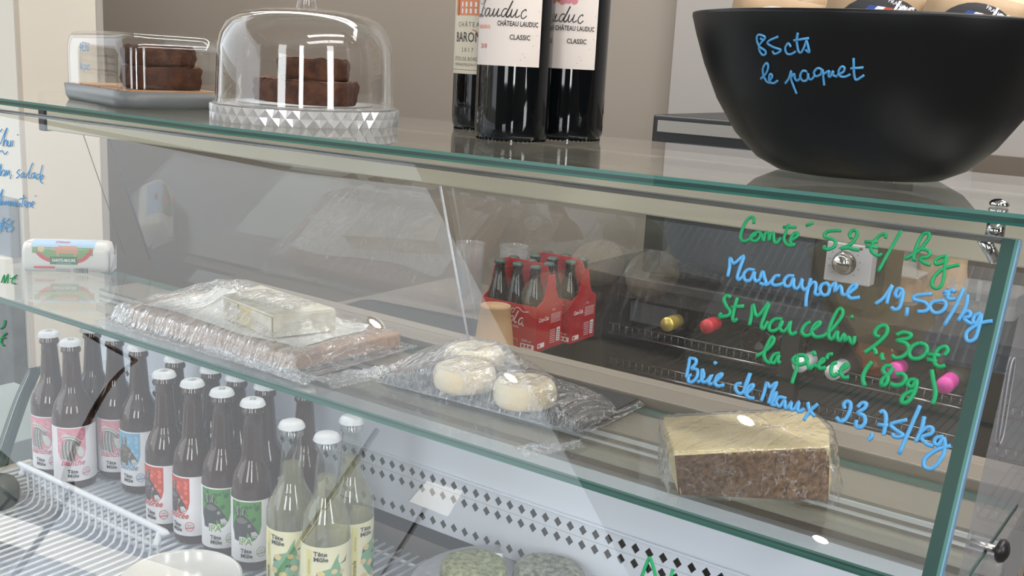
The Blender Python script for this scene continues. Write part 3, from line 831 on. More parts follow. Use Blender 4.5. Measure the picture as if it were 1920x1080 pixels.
def beer(kind, R, field, field2, name_txt, txt_mat, label_dk, label_md, label_lt):
    t = empty('beer_bottle', (0, 0, 0), '', 'bottle', 'brown beer bottles in the case')
    MB().lathe(bottle_prof(R), 40, cap0=False).build('bottle_body', M_beer, t)
    co = bpy.data.objects.new('cap', CAP); COL.objects.link(co); co.parent = t
    Art(flat_map((0, 0, .2026), (1, 0, 0), (0, 1, 0))).disc(0, 0, .0001, M_capw, 0).poly([(-.005,-.003),(.005,-.003),(.004,.004),(-.004,.004)], M_capmark, .00002).text('TM', 0, -.002, .005, M_capw, .00004).build('cap_print', t)
    lb = MB(); n = 30; w = math.radians(250)
    vs = []; fs = []
    for j in range(n+1):
        an = -w/2 + w*j/n
        vs += [((R+.0003)*math.cos(an), (R+.0003)*math.sin(an), .0135), ((R+.0003)*math.cos(an), (R+.0003)*math.sin(an), .0890)]
    for j in range(n): fs.append((2*j, 2*j+2, 2*j+3, 2*j+1))
    l = lb.add(vs, fs, True).build('paper_label', M_labelw, t, fix=False)
    a = Art((lambda f_: (lambda p, q, h: f_(p, q*1.15-.001, h)))(cyl_map(R+.0003, 0, .0125)), .004)
    donkey(a, kind, (field, label_dk, label_md, label_lt, txt_mat, field2))
    if name_txt == 'IPA':
        a.text('IPA', -.0055, .0205, .0105, M_labelw, .0007, bold=.0011, shear=.1)
        a.text('IPA', -.0055, .0205, .0105, txt_mat, .0009, bold=.0002, shear=.1)
    else:
        a.text(name_txt, -.0045, .0215, .0095, M_labelw, .0007, bold=.0009, shear=.35)
        a.text(name_txt, -.0045, .0215, .0095, txt_mat, .0009, bold=.00025, shear=.35)
    brand(a, -.004, .0065, .0058, M_black_ink)
    stamp(a, .0125, .0125, .0052, txt_mat)
    a.build('label_print', l)
    return t
Kd, Km, Kl = paper('donkey_dark', 62, 60, 62), paper('donkey_mid', 112, 108, 104), paper('muzzle', 205, 203, 200)
Bz, Bm = paper('brown_donkey', 100, 88, 76), paper('brown_donkey_light', 128, 112, 96)
P_pink, P_pink2 = paper('pink', 222, 150, 165), paper('pink_light', 232, 172, 184)
P_blue, P_blue2 = paper('sky', 120, 176, 208), paper('sky_light', 150, 196, 222)
P_red, P_red2 = paper('red', 196, 72, 52), paper('red_light', 226, 110, 84)
P_green, P_green2 = paper('green', 74, 142, 62), paper('green_dark', 46, 104, 44)
T_pink, T_blue, T_red, T_green = paper('pink_text', 206, 110, 130), paper('blue_text', 80, 140, 180), paper('red_text', 200, 66, 50), paper('green_text', 126, 164, 88)
b_white = beer('white', .0270, P_pink, P_pink2, 'Blanche', T_pink, Kd, paper('mane', 158, 156, 152), paper('mane_light', 214, 212, 208))
b_blond = beer('blond', .0262, P_blue, P_blue2, 'Blonde', T_blue, Bz, Bm, Kl)
b_amber = beer('amber', .0243, P_red, P_red2, 'Ambrée', T_red, Kd, Km, Kl)
b_ipa = beer('ipa', .0243, P_green, P_green2, 'IPA', T_green, Kd, Km, Kl)
used = set()
def put(proto, x, y, turn, label):
    a = math.atan2(-y, -x) + math.radians(turn)
    if proto.name in used:
        o = copy_tree(proto)
    else:
        used.add(proto.name); o = proto
    o.location = (x, y, ZD+.0005); o.rotation_euler = (0, 0, a); o['label'] = label
    return o
put(b_white, -1.293, .766, -30, 'brown beer bottle with pink label, leftmost of the front row')
put(b_white, -1.236, .762, 2, 'brown beer bottle with full pink donkey label, second from the left')
put(b_white, -1.222, .818, -10, 'brown beer bottle with pink label behind the two front pink ones')
put(b_white, -1.277, .820, -30, 'brown beer bottle at the back left, only its neck in view')
put(b_blond, -1.158, .810, -30, 'brown beer bottle with blue donkey label')
put(b_blond, -1.084, .812, -60, 'brown beer bottle behind the red labelled ones, blue label edge showing')
put(b_amber, -1.038, .761, -38, 'brown beer bottle with red donkey label, left one of two')
put(b_amber, -.986, .762, -42, 'brown beer bottle with red donkey label, right one of two')
put(b_ipa, -.935, .764, -10, 'brown beer bottle with green donkey label, left one of two')
put(b_ipa, -.882, .764, -8, 'brown beer bottle with green donkey label, nearest the lemonade')
put(b_ipa, -1.016, .814, 150, 'brown bottle in the back row behind the left red label')
put(b_ipa, -.969, .815, 150, 'brown bottle in the back row between red and green labels')
put(b_ipa, -.919, .816, 160, 'brown bottle in the back row behind the green labels')
put(b_ipa, -.872, .835, 165, 'brown bottle at the back right end, cap under the glass shelf')
# lemonade
RL = .0262
def lemonade():
    t = empty('lemonade_bottle', (0, 0, 0), '', 'bottle', 'clear lemonade bottles in the case')
    MB().lathe(bottle_prof(RL), 40).build('bottle_body', M_clear, t)
    MB().lathe([(.0001, .004), (RL*.90, .004), (RL*.93, .010), (RL*.93, .100), (RL*.86, .112), (RL*.70, .121), (RL*.50, .131), (.0105, .142), (.0095, .155), (.0001, .155)], 32).build('lemonade', M_lemon, t)
    co = bpy.data.objects.new('cap', CAP); COL.objects.link(co); co.parent = t
    R = RL
    lb = MB(); n = 30; w = math.radians(230); vs = []; fs = []
    for j in range(n+1):
        an = -w/2 + w*j/n
        vs += [((R+.0003)*math.cos(an), (R+.0003)*math.sin(an), .010), ((R+.0003)*math.cos(an), (R+.0003)*math.sin(an), .086)]
    for j in range(n): fs.append((2*j, 2*j+2, 2*j+3, 2*j+1))
    l = lb.add(vs, fs, True).build('paper_label', paper('cream', 232, 226, 190), t, fix=False)
    a = Art(cyl_map(R+.0003, 0, .010), .004)
    G1, G2, G3, G4 = paper('leaf', 120, 168, 130), paper('leaf_dark', 58, 96, 78), paper('peach', 222, 196, 150), paper('lemon', 216, 206, 120)
    a.rect(-.0255, .002, -.019, .072, paper('yellow_band', 222, 214, 140), .0002)
    a.text('Limonade', -.0205, .008, .0062, paper('olive_text', 110, 104, 30), .0004, bold=.0002, rot=math.pi/2, align='LEFT', shear=.2)
    a.text('ARTISANALE', -.0208, .044, .0030, paper('olive_text2', 150, 140, 70), .0004, rot=math.pi/2, align='LEFT')
    brand(a, -.0085, .060, .0066, M_black_ink)
    a.poly([(-.012,.044),(-.006,.050),(.002,.052),(.010,.060),(.013,.052),(.016,.040),(.014,.026),(.020,.012),(.006,.006),(-.004,.012),(-.012,.024),(-.015,.034)], G1, .0003)
    a.poly([(.002,.052),(.007,.062),(.011,.068),(.010,.058)], G1, .0003)
    a.poly([(.012,.055),(.018,.058),(.022,.064),(.020,.056)], G2, .0004)
    a.poly([(-.014,.040),(-.012,.048),(-.008,.042)], G2, .0004); a.poly([(.000,.022),(.010,.026),(.014,.018),(.004,.014)], G2, .0004)
    a.poly([(.000,.036),(.006,.040),(.008,.034)], G2, .0004)
    for x, y, r_ in ((-.008,.046,.0042),(-.012,.030,.004),(.006,.048,.0035),(-.002,.026,.0045),(.010,.034,.004),(.004,.010,.004),(-.011,.012,.0045),(.015,.046,.003)):
        a.disc(x, y, r_, G3, .0005, 12, r_*.85); a.disc(x+.001, y+.0008, r_*.45, G4, .0006, 8)
    a.text('citron · menthe', .024, .010, .004, paper('olive_text3', 160, 152, 110), .0004, rot=math.pi/2, align='LEFT')
    a.build('label_print', l)
    return t
b_lem = lemonade()
put(b_lem, -.797, .744, -14, 'clear lemonade bottle with cream label, leftmost of three')
put(b_lem, -.743, .743, 8, 'clear lemonade bottle with cream label, in front of the two others')
put(b_lem, -.762, .800, 60, 'clear lemonade bottle behind, its label turned away to the right')

# --- white bowl at lower left
cb = Vector((-.862, .648, 0))
RB = .061
def ceramic_bowl(name, x, y, z, prof, label, mat, cat, rz=0, extra=None):
    o = MB().lathe(prof, 56).build(name, mat, None); o.location = (x, y, z)
    return tag(o, label, cat)
M_cer = pbr('white_glazed_ceramic', srgb(212, 210, 206), .15, spec=.6)
ceramic_bowl('ceramic_bowl', -.840, .632, ZD+.0005,
    [(.0001, 0), (.040, 0), (.046, .004), (.057, .018), (.061, .034), (.0605, .046), (.0615, .050), (.0595, .0515), (.0575, .049), (.0555, .034), (.050, .016), (.040, .0085), (.0001, .0080)],
    'white glazed ceramic bowl in front of the beer bottles', M_cer, 'bowl')
# --- round dish of ash covered goat cheese at the bottom
dx_, dy_ = onz(945, 1100, -.565).x, onz(945, 1100, -.565).y
dish = empty('round_dish', (dx_, dy_, ZD+.0005), 'round white dish under the grey green goat cheeses', 'dish')
MB().lathe([(.0001, 0), (.080, 0), (.090, .003), (.102, .015), (.106, .026), (.1045, .0262), (.100, .015), (.088, .0055), (.0001, .0045)], 56).build('dish_body', thin('translucent_dish', (.93,.93,.96), .08, haze=.35, haze_col=(.75,.75,.8)), dish)
M_ash = pbr('ash_rind', srgb(96, 98, 84), .95, col2=srgb(176, 174, 158), noise_amt=1, noise_scale=170, bump=1.0, bump_scale=220, detail=6)
M_ashg = pbr('green_ash_rind', srgb(112, 118, 80), .95, col2=srgb(178, 180, 140), noise_amt=1, noise_scale=150, bump=1.0, bump_scale=220, detail=6)
def lump(name, mat, rx, ry, h, loc, label, cat, group, rz=0, seed=1, rough=.0012, nn=40, top=.75, mats=None):
    mb = MB()
    prof = []
    def fn(u, v):
        a = 2*math.pi*u
        if v < .35: r = 1.0*(v/.35)*.999 + .001; z = 0; 
        elif v < .65:
            t = (v-.35)/.3; e_ = .12
            r = 1 + .02*math.sin(math.pi*t); z = t
        else:
            t = (v-.65)/.35; r = (1-t)*.999+.001; z = 1
        # rounded edges
        if .55 < v < .75:
            k = 1-abs(v-.65)/.1; r -= .07*k; z -= .06*k
        if .27 < v < .43:
            k = 1-abs(v-.35)/.08; r -= .06*k; z += .04*k
        p_ = Vector((rx*r*math.cos(a), ry*r*math.sin(a), h*z))
        q = noise.noise_vector(Vector((p_.x*60+seed, p_.y*60, p_.z*60)))
        q2 = noise.noise_vector(Vector((p_.x*220+seed, p_.y*220, p_.z*220)))
        p_ += q*rough + q2*rough*.5
        if p_.z < 0: p_.z = 0
        return p_
    mb.grid(fn, nn, 30)
    o = mb.build(name, mat); o.location = loc; o.rotation_euler = (0, 0, rz)
    return tag(o, label, cat, group)
q1 = onz(880, 1076, -.557); q2 = onz(1020, 1082, -.557)
lump('goat_cheese', M_ashg, .038, .036, .046, (q1.x+.003, q1.y+.004, ZD+.006), 'greenish ash covered round goat cheese, left one in the dish', 'cheese', 'goat cheeses in the dish', seed=3)
lump('goat_cheese', M_ash, .042, .037, .044, (q2.x+.004, q2.y+.004, ZD+.006), 'grey ash covered round goat cheese, right one in the dish', 'cheese', 'goat cheeses in the dish', seed=8)

# ================================================================== MIDDLE SHELF
M_film = thin('cling_film', (.985, .985, .99), .11, rough=.05, haze=.015, haze_col=(.97,.97,1), bump=.010, bump_scale=60, streak=.40, gain=1.6, stretch=(1.6,.28,.6))  # streaks colour in crease highlights and the film's own whitish scatter
M_filmc = thin('cling_film_tight', (.99, .99, .99), .06, rough=.12, haze=.02, haze_col=(.95,.95,1), bump=.004, bump_scale=34, streak=.24, gain=1.2, stretch=(2.4,.5,.9))
M_filmd = thin('cling_film_loose', (.97, .97, .98), .14, rough=.10, haze=.05, haze_col=(.9,.9,.95), bump=.010, bump_scale=70, streak=.6, gain=1.5)
def hfilm(name, poly_in, hfn, x0, x1, y0, y1, nx, ny, mat, parent, rz=0):
    mb = MB()
    mb.grid(lambda u, v: (x0+(x1-x0)*u, y0+(y1-y0)*v, hfn(x0+(x1-x0)*u, y0+(y1-y0)*v)), nx, ny)
    return mb.build(name, mat, parent, fix=False)
def wr(x, y, s=1.0, k=60, ani=(1, .35)):
    n1 = abs(noise.noise(Vector((x*k*ani[0], y*k*ani[1], 3.1))))
    n2 = abs(noise.noise(Vector((x*k*2.3+y*k*1.2, y*k*1.1, 9.7))))
    return s*(n1*.0055 + n2*.0028)
# board with brie
bx, by = (-1.242-.893)/2, .925
M_wood = pbr('pale_wooden_board', srgb(160, 124, 98), .6, col2=srgb(180, 146, 118), noise_amt=1, noise_scale=12, stretch=(1, 14, 14), bump=.05)
brd = empty('wooden_board', (-1.072, .925, ZM), 'pale wooden board holding the brie, under cling film', 'board', rz=math.radians(0))
BW, BD, BH = .174, .090, .021
MB().prism([(-BW, -.066), (-BW+.03, -BD+.004), (BW-.01, -BD), (BW, -BD+.01), (BW+.018, BD), (-BW+.05, BD), (-BW, BD-.03)], 0, BH).build('board_slab', M_wood, brd, bevel=.004, seg=3)
M_paper = pbr('white_greaseproof_paper', srgb(240, 238, 234), .6, bump=.1)
pp = MB().grid(lambda u, v: (-.150+.305*u, -.062+.125*v + .006*math.sin(u*7), BH+.0012 + .0015*abs(math.sin(u*9+v*4)) + (.006 if v > .96 else 0)), 30, 12)
wp = pp.build('wrapping_paper', M_paper, None, fix=False); wp.location = brd.location; tag(wp, 'white greaseproof paper under the brie on the board', 'paper')
M_brier = pbr('white_bloomy_rind', srgb(228, 222, 208), .8, col2=srgb(206, 194, 170), noise_amt=1, noise_scale=60, bump=.3)
M_paste = pbr('cream_cheese_paste', srgb(226, 208, 150), .55, col2=srgb(214, 192, 130), noise_amt=1, noise_scale=40, bump=.2, sss=.1)
bri = empty('brie_wedge', (-1.072, .925, ZM+BH+.0035), 'wedge of brie with white rind and cream paste on the board', 'cheese')
P_ = [(-.015, -.034), (.108, -.058), (.135, .022), (-.030, .044)]
MB().prism(P_, .0, .0265).build('cheese_paste', M_paste, bri, bevel=.003)
MB().prism([(-.017,-.035),(.109,-.059),(.136,.023),(-.031,.045)], .0268, .030).build('top_rind', M_brier, bri, bevel=.001)
for (ax, ay), (bx_, by_) in (((-.010,-.0355),(.025,-.0423)), ((.062,-.0495),(.108,-.0585))):
    MB().prism([(ax,ay),(bx_,by_),(bx_,by_-.002),(ax,ay-.002)], .001, .0268).build('side_rind', M_brier, bri, bevel=.0008)
MB().prism([(.109,-.058),(.136,.022),(.138,.022),(.111,-.059)], .001, .028).build('side_rind', M_brier, bri, bevel=.0008)
def inside(x, y, X0, X1, Y0, Y1, s):
    f = lambda t: 1/(1+math.exp(-t/s))
    return f(x-X0)*f(X1-x)*f(y-Y0)*f(Y1-y)
def hb(x, y):
    h = .0225*inside(x, y, -BW-.004, BW+.012, -BD-.003, BD+.004, .0022)
    tent = .038*inside(x, y, -.040, .130, -.052, .052, .012)
    tent = max(tent, .034*inside(x, y, -.150, -.010, .010, .085, .018), .030*max(0, 1-math.hypot(x+.085, y-.045)/.07))
    edge = .004
    return .0012 + h + tent*.9 + wr(x, y, 1.0 + 6*tent) * min(1, .35+h*40)
hfilm('cling_film', None, hb, -BW-.022, BW+.034, -BD-.020, BD+.018, 150, 76, M_film, brd)
# loose film tail on the shelf, between board and slate
def tail(name, c, L_, W_, rz, amp, seed, parent, h0=.002):
    mb = MB()
    def fn(u, v):
        x = (u-.5)*L_; y = (v-.5)*W_*(1-.45*u)
        n1 = abs(noise.noise(Vector((x*30+seed, y*260, seed))))
        n2 = abs(noise.noise(Vector((x*90, y*140+seed, 2))))
        return (x, y, h0 + amp*(n1*1.2+n2*.6)*(1-abs(2*v-1)**2))
    mb.grid(fn, 60, 34)
    o = mb.build(name, M_filmd, parent, fix=False)
    o.location = Vector(c) - (Vector(parent.location) if parent else Vector((0,0,0))); o.rotation_euler = (0, 0, rz)
    return o
t1 = onz(690, 705, ZM); tail('film_tail', (t1.x, t1.y, ZM), .13, .050, math.radians(78), .010, 4, brd)
t1 = onz(470, 690, ZM); tail('film_tail', (t1.x, t1.y+.012, ZM), .20, .030, math.radians(178), .009, 9, brd)
# slate with three small white cheeses
sl = empty('slate_tray', (-.645, .945, ZM), 'black slate tray with three white cheeses under cling film', 'tray')
c4 = [onz(712, 716, ZM), onz(1087, 812, ZM), onz(1196, 757, ZM), onz(818, 662, ZM)]
SP = [(c.x+.645, c.y-.945) for c in c4]
M_slate = pbr('black_slate', srgb(44, 44, 48), .6, bump=.4, bump_scale=90)
MB().prism(SP, .0008, .0065).build('slate', M_slate, sl, bevel=.0012)
M_mar = pbr('ivory_cheese_rind', srgb(230, 222, 204), .75, col2=srgb(232, 210, 172), noise_amt=1, noise_scale=28, bump=.45, bump_scale=130, sss=.08)
MC = [(870, 727, .0385, 'small round white cheese, left front one on the slate', 1), (983, 757, .0375, 'small round white cheese, right one on the slate', 5), (888, 690, .0385, 'small round white cheese at the back of the slate', 9)]
cpos = []
for px, py, r_, lab, sd in MC:
    p_ = onz(px, py, ZM+.0068); 
    if sd == 9: p_ = Vector((cpos[0][0]-.052, cpos[0][1]+.062, 0)) if False else p_
    cpos.append((p_.x, p_.y))
    lump('small_cheese', M_mar, r_*.93, r_*.93, .0275, (p_.x, p_.y, ZM+.0068), lab, 'cheese', 'small cheeses on the slate', seed=sd, rough=.0010)
def hs(x, y):
    X, Y_ = x-.645, y+.945
    base = .008
    t = 0
    for cx, cyy in cpos:
        d = math.hypot(X-cx, Y_-cyy)
        t = max(t, .0315*(1/(1+math.exp((d-.0395)/.0018))), .0300*max(0, 1-(d-.030)/.075) if d > .030 else 0)
    return base*.6 + t + wr(x, y, .55, 75, (1, .5))*(.35 + min(1, t*20))
def slatefilm():
    mb = MB(); a, b, c, d = [Vector((x, y, 0)) for x, y in SP]
    cen = (a+b+c+d)/4
    def fn(u, v):
        p_ = (a.lerp(b, u)).lerp(d.lerp(c, u), v)
        p_ = cen + (p_-cen)*1.07
        e_ = min(u, 1-u, v, 1-v)
        h = hs(p_.x, p_.y)
        if e_ < .035: h *= e_/.035
        return (p_.x, p_.y, max(.0008, h))
    mb.grid(fn, 130, 80)
    return mb.build('cling_film', M_film, sl, fix=False)
slatefilm()
t1 = onz(1030, 845, ZM); tail('film_tail', (t1.x, .84, ZM), .07, .03, math.radians(60), .007, 14, sl)
# hard cheese block
cm = empty('hard_cheese_block', (-.335, .885, ZM), 'large block of yellow hard cheese with brown rind in cling film', 'cheese')
zt_ = .0535
bot = [(-.379, .824), (-.267, .906), (-.292, .958), (-.335, .990), (-.418, .866)]
topp = [(-.3735, .795), (-.274, .907), (-.292, .950), (-.327, .985), (-.420, .868)]
bot = [onz(1272, 930, ZM), onz(1553, 942, ZM)]
tp = [onz(1265, 853, ZM+zt_), onz(1556, 836, ZM+zt_), onz(1555, 805, ZM+zt_), onz(1535, 782, ZM+zt_), onz(1508, 769, ZM+zt_), onz(1243, 781, ZM+zt_)]
ctr = Vector((-.335, .885, 0))
T = [Vector((p_.x, p_.y, 0))-ctr for p_ in tp]
# bottom outline: the rind face is upright, follow its measured foot
B = [Vector((bot[0].x, bot[0].y, 0))-ctr, Vector((bot[1].x, bot[1].y, 0))-ctr] + [t + Vector((.006, .006, 0)) for t in T[2:5]] + [T[5] + Vector((.004, .012, 0))]
n = len(T)
vs = [(p_.x, p_.y, .001) for p_ in B] + [(p_.x, p_.y, zt_) for p_ in T]
M_comte = pbr('pale_yellow_cheese', srgb(226, 206, 158), .5, col2=srgb(214, 192, 140), noise_amt=1, noise_scale=22, bump=.15, sss=.1)
M_rind = pbr('brown_cheese_rind', srgb(92, 66, 46), .85, col2=srgb(146, 112, 80), noise_amt=1, noise_scale=210, bump=.7, bump_scale=160, detail=8)
MB().add(vs, [tuple(reversed(range(n))), tuple(range(n, 2*n))] + [(i, (i+1)%n, n+(i+1)%n, n+i) for i in range(n)]).build('cheese_body', M_comte, cm, bevel=.0022, seg=3)
fr = MB()
def rindf(u, v):
    a = B[0].lerp(B[1], u); b_ = T[0].lerp(T[1], u)
    p_ = Vector((a.x, a.y, .0012)).lerp(Vector((b_.x, b_.y, zt_-.001)), v)
    nrm_ = Vector(((B[1]-B[0]).y, -(B[1]-B[0]).x, 0)).normalized()
    q = noise.noise(Vector((u*14, v*6, 1.3)))*.0011 + noise.noise(Vector((u*50, v*20, 5)))*.0006
    e_ = min(u, 1-u, v, 1-v); q -= .0016*max(0, 1-e_/.05)
    return p_ + nrm_*(.0014 + q)
fr.grid(rindf, 60, 24)
fr.build('rind', M_rind, cm, fix=False)
# film around the block
fm = MB()
ring_n = 72
def outline(P2, t):
    m_ = len(P2); tot = [(P2[(i+1)%m_]-P2[i]).length for i in range(m_)]; s_ = sum(tot)*t
    for i in range(m_):
        if s_ <= tot[i]: return P2[i].lerp(P2[(i+1)%m_], s_/tot[i])
        s_ -= tot[i]
    return P2[0]
cB = sum(B, Vector())/n; cT = sum(T, Vector())/n
def filmf(u, v):
    a = outline(B, u % 1); b_ = outline(T, u % 1)
    if v <= .6:
        t = v/.6; c_ = a.lerp(b_, t); z = zt_*t; cc = cB.lerp(cT, t); off = .0038 + .005*(1-t)
    else:
        t = (v-.6)/.4; c_ = b_.lerp(cT, t*.98); z = zt_+.0016; cc = cT; off = .002*(1-t)
    d_ = (c_-cc); L_ = d_.length
    if L_ > 1e-5: d_ /= L_
    w_ = abs(noise.noise(Vector((u*60, v*5, 2.2))))*.0040 + abs(noise.noise(Vector((u*25, v*22, 7))))*.0022
    p_ = c_ + d_*(off + w_*(1 if v <= .6 else .1))
    return Vector((p_.x, p_.y, max(.0006, z + (w_*.5 if v > .55 else 0))))
fm.grid(filmf, 150, 34)
fm.build('cling_film', M_filmc, cm, fix=False)
# paper wrapped cheese log at the far left
la, lb_ = Vector((-1.600, .908, 0)), Vector((-1.506, .998, 0))
M_logp = pbr('glossy_white_wrapper', srgb(232, 230, 224), .3, bump=.15, bump_scale=40)
LL = (lb_-la).length; ang = math.atan2((lb_-la).y, (lb_-la).x)
lg = empty('wrapped_cheese_log', ((la.x+lb_.x)/2, (la.y+lb_.y)/2, ZM), 'paper wrapped goat cheese log with printed farm scene', 'cheese', rz=ang)
w2 = .026; hh = .050
sec = rrect(-w2, 0.0, w2, hh, .016, 6)
lm = MB(); nn_ = len(sec)
vs = []; fs = []
stations = [(-LL/2-.004, .55), (-LL/2, .93), (-LL/2+.006, 1.0), (0, 1.0), (LL/2-.006, 1.0), (LL/2, .93), (LL/2+.004, .55)]
for k, (x, sc2) in enumerate(stations):
    for (a_, b_) in sec: vs.append((x, .027 + a_*sc2, .001 + (b_-hh/2)*sc2 + hh/2*1.0 if b_ > 0 else .001))
for k in range(len(stations)-1):
    for j in range(nn_): fs.append((k*nn_+j, k*nn_+(j+1)%nn_, (k+1)*nn_+(j+1)%nn_, (k+1)*nn_+j))
fs += [tuple(range(nn_)), tuple((len(stations)-1)*nn_+j for j in range(nn_))]
lm.add(vs, fs, True).build('wrapped_log', M_logp, lg)
# folded end flaps
MB().add([(LL/2+.005, .004, .002), (LL/2+.0075, .028, .028), (LL/2+.005, .050, .002)], [(0,1,2)]).build('folded_flap', pbr('white_flap', srgb(226, 228, 236), .35), lg, fix=False)
MB().add([(LL/2+.005, .004, .046), (LL/2+.0075, .028, .028), (LL/2+.005, .003, .006)], [(0,1,2)]).add([(LL/2+.005, .051, .046), (LL/2+.0078, .028, .028), (LL/2+.005, .051, .006)], [(0,2,1)]).build('folded_flap', pbr('white_flap2', srgb(238, 240, 246), .35), lg, fix=False)
# print wraps from the front face over the rounded top: arc length b from the foot
def log_map(a, b, h):
    r = .016; f = hh - r
    if b < f: y, z = 0.0, b; ny, nz = -1, 0
    else:
        t = min((b-f)/r, math.pi/2); y = r - r*math.cos(t); z = f + r*math.sin(t); ny, nz = -math.cos(t), math.sin(t)
        if (b-f)/r > math.pi/2: y += (b-f) - r*math.pi/2
    return Vector((a, .001 + y + ny*(h+.0002), .0012 + z + nz*(h+.0002)))
a = Art(log_map, None)
class LA(Art): pass
L1, L2, L3, L4 = paper('meadow', 120, 166, 92), paper('sky3', 176, 206, 232), paper('salmon', 214, 150, 120), paper('log_red', 214, 60, 66)
G_ = paper('log_green', 46, 120, 66)
def strips(a, x0, x1, y0, y1, mat, h, ny=5):
    for k in range(ny): a.rect(x0, y0+(y1-y0)*k/ny, x1, y0+(y1-y0)*(k+1)/ny, mat, h)
strips(a, -.052, .046, .040, .072, L2, .0001, 8)
for k in range(10):      # meadow with curved lower edge
    x0 = -.050 + k*.0094; x1 = x0+.0094
    lo = .020 + .016*((x0+.0047)/.05)**2
    strips(a, x0, x1, lo, .043, L1, .0002, 4)
a.stroke([(-.046,.040),(-.036,.028),(-.022,.021),(0,.018),(.022,.021),(.034,.028),(.042,.040)], .006, L4, .0003)
for k in range(5):
    y = .033 + k*.0025; a.rect(-.014+.0008*k, y, .022-.0008*k, y+.0026, L3, .0004)
a.rect(-.012, .028, -.009, .034, L3, .0004); a.rect(.015, .028, .018, .034, L3, .0004); a.rect(-.020, .038, -.013, .042, L3, .0004)
a.disc(-.036, .040, .0055, paper('goat_beige', 208, 190, 150), .0004, 12)
a.rect(-.023, .015, .020, .028, G_, .0005)
a.text('SAINTE-MAURE', -.0015, .0195, .0068, M_labelw, .0007, bold=.0002, sx=.78)
a.text('FROMAGE DE CHÈVRE', -.0015, .0163, .0022, M_labelw, .0007)
a.text('Doux', -.005, .052, .010, L4, .0007, bold=.0002, shear=.3)
a.rect(-.048, .008, -.016, .0115, L4, .0004)
a.rect(-.060, .040, -.050, .054, paper('badge', 236, 190, 160), .0004)
random.seed(4)
x = .014
while x < .036:
    w = random.choice((.0006, .001, .0016)); a.rect(x, .001, x+w, .009, M_black_ink, .0005); x += w + random.choice((.0006, .0012))
for k in range(3): a.rect(-.014, .003+k*.0022, .008, .0034+k*.0022, M_grey_ink, .0005)
a.text('LAIT DE CHÈVRE', .045, .006, .0018, L4, .0005); a.text('250 g', .045, .003, .002, L4, .0005)
a.build('wrapper_print', lg)
# dark grey tub at the far left, outside the glass
tb = onz(-14, 1010, -.64)
tub = empty('lidded_tub', (tb.x, tb.y, -.648), 'dark grey lid on a pale tub at the left edge', 'tub')
# lidded tub at far left edge
MB().lathe([(.0001, 0), (.028, 0), (.031, .060), (.0001, .060)], 32).build('tub_body', pbr('pale_tub', srgb(206, 210, 206), .4), tub)
MB().lathe([(.033, .058), (.035, .062), (.035, .078), (.031, .086), (.020, .088), (.0001, .089)], 32, cap0=True).build('lid', pbr('slate_grey_lid', srgb(84, 90, 90), .4), tub)
# ================================================================== TOP SHELF
# --- glass cake dome on faceted stand
dm = empty('cake_dome', (-.870, .830, ZT+.0002), 'round clear cake dome with faceted base, brownies inside', 'cake dome')
M_dome = thin('dome_acrylic', (.965, .965, .965), .05, gain=1.3)
M_facet = thin('faceted_acrylic', (.90, .90, .90), .20, rough=.03, haze=.38, haze_col=(.86, .86, .86))
RD = .0985
st = MB(); n = 92; zz = [0.0, .0115, .0235]
vs = []; fs = []
for i, z in enumerate((.0, .0084, .0168)):
    for k in range(n):
        a = 2*math.pi*k/n
        r = RD + (.0045 if (k+i) % 2 else 0)
        vs.append((r*math.cos(a), r*math.sin(a), z))
for i in range(2):
    for k in range(n):
        k2 = (k+1) % n
        if (k+i) % 2 == 0: fs += [(i*n+k, i*n+k2, (i+1)*n+k), (i*n+k2, (i+1)*n+k2, (i+1)*n+k)]
        else: fs += [(i*n+k, i*n+k2, (i+1)*n+k2), (i*n+k, (i+1)*n+k2, (i+1)*n+k)]
st.add(vs, fs).build('faceted_stand', M_facet, dm, fix=False)
MB().lathe([(.0001, .0165), (.092, .0165), (.0965, .0168), (RD+.0008, .0180), (RD+.001, .0190), (.095, .0200), (.0001, .0185)], 64).build('plate', thin('plate_acrylic', (.93,.93,.93), .10, haze=.22), dm)
RDm = .0965; HD = .118; ZO = -.0165
prof = [(RDm+.0012, .0262), (RDm+.0006, .030), (RDm-.0003, .060), (RDm-.0018, .095), (RDm-.0045, .108), (RDm-.0105, .120), (RDm-.0195, .128), (RDm-.032, .133), (.040, .1370), (.014, .1385), (.0001, .1388)]
MB().lathe([(r_, z_+(-.0065 if z_ < .05 else ZO)) for r_, z_ in prof], 72).build('dome_cover', M_dome, dm, fix=False)
MB().lathe([(RDm-.001, .0195), (RDm-.0025, .078), (RDm-.012, .102), (RDm-.033, .115), (.0001, .121)], 72).build('inner_wall', thin('dome_inner', (.99,.99,.99), .04, gain=1.2), dm, fix=False)
MB().lathe([(.012, .1215), (.0095, .130), (.011, .136), (.017, .142), (.016, .150), (.0001, .154)], 28).build('knob', M_dome, dm)
M_brown = pbr('brownie_crumb', srgb(66, 38, 26), .9, col2=srgb(102, 64, 44), noise_amt=1, noise_scale=80, bump=1, bump_scale=160, detail=8)
M_brownt = pbr('brownie_crust', srgb(112, 74, 56), .8, col2=srgb(138, 98, 78), noise_amt=1, noise_scale=60, bump=.8, bump_scale=90)
M_cake = pbr('chocolate_cake_crumb', srgb(58, 34, 22), .95, col2=srgb(92, 58, 38), noise_amt=1, noise_scale=60, bump=1, bump_scale=150, detail=8)
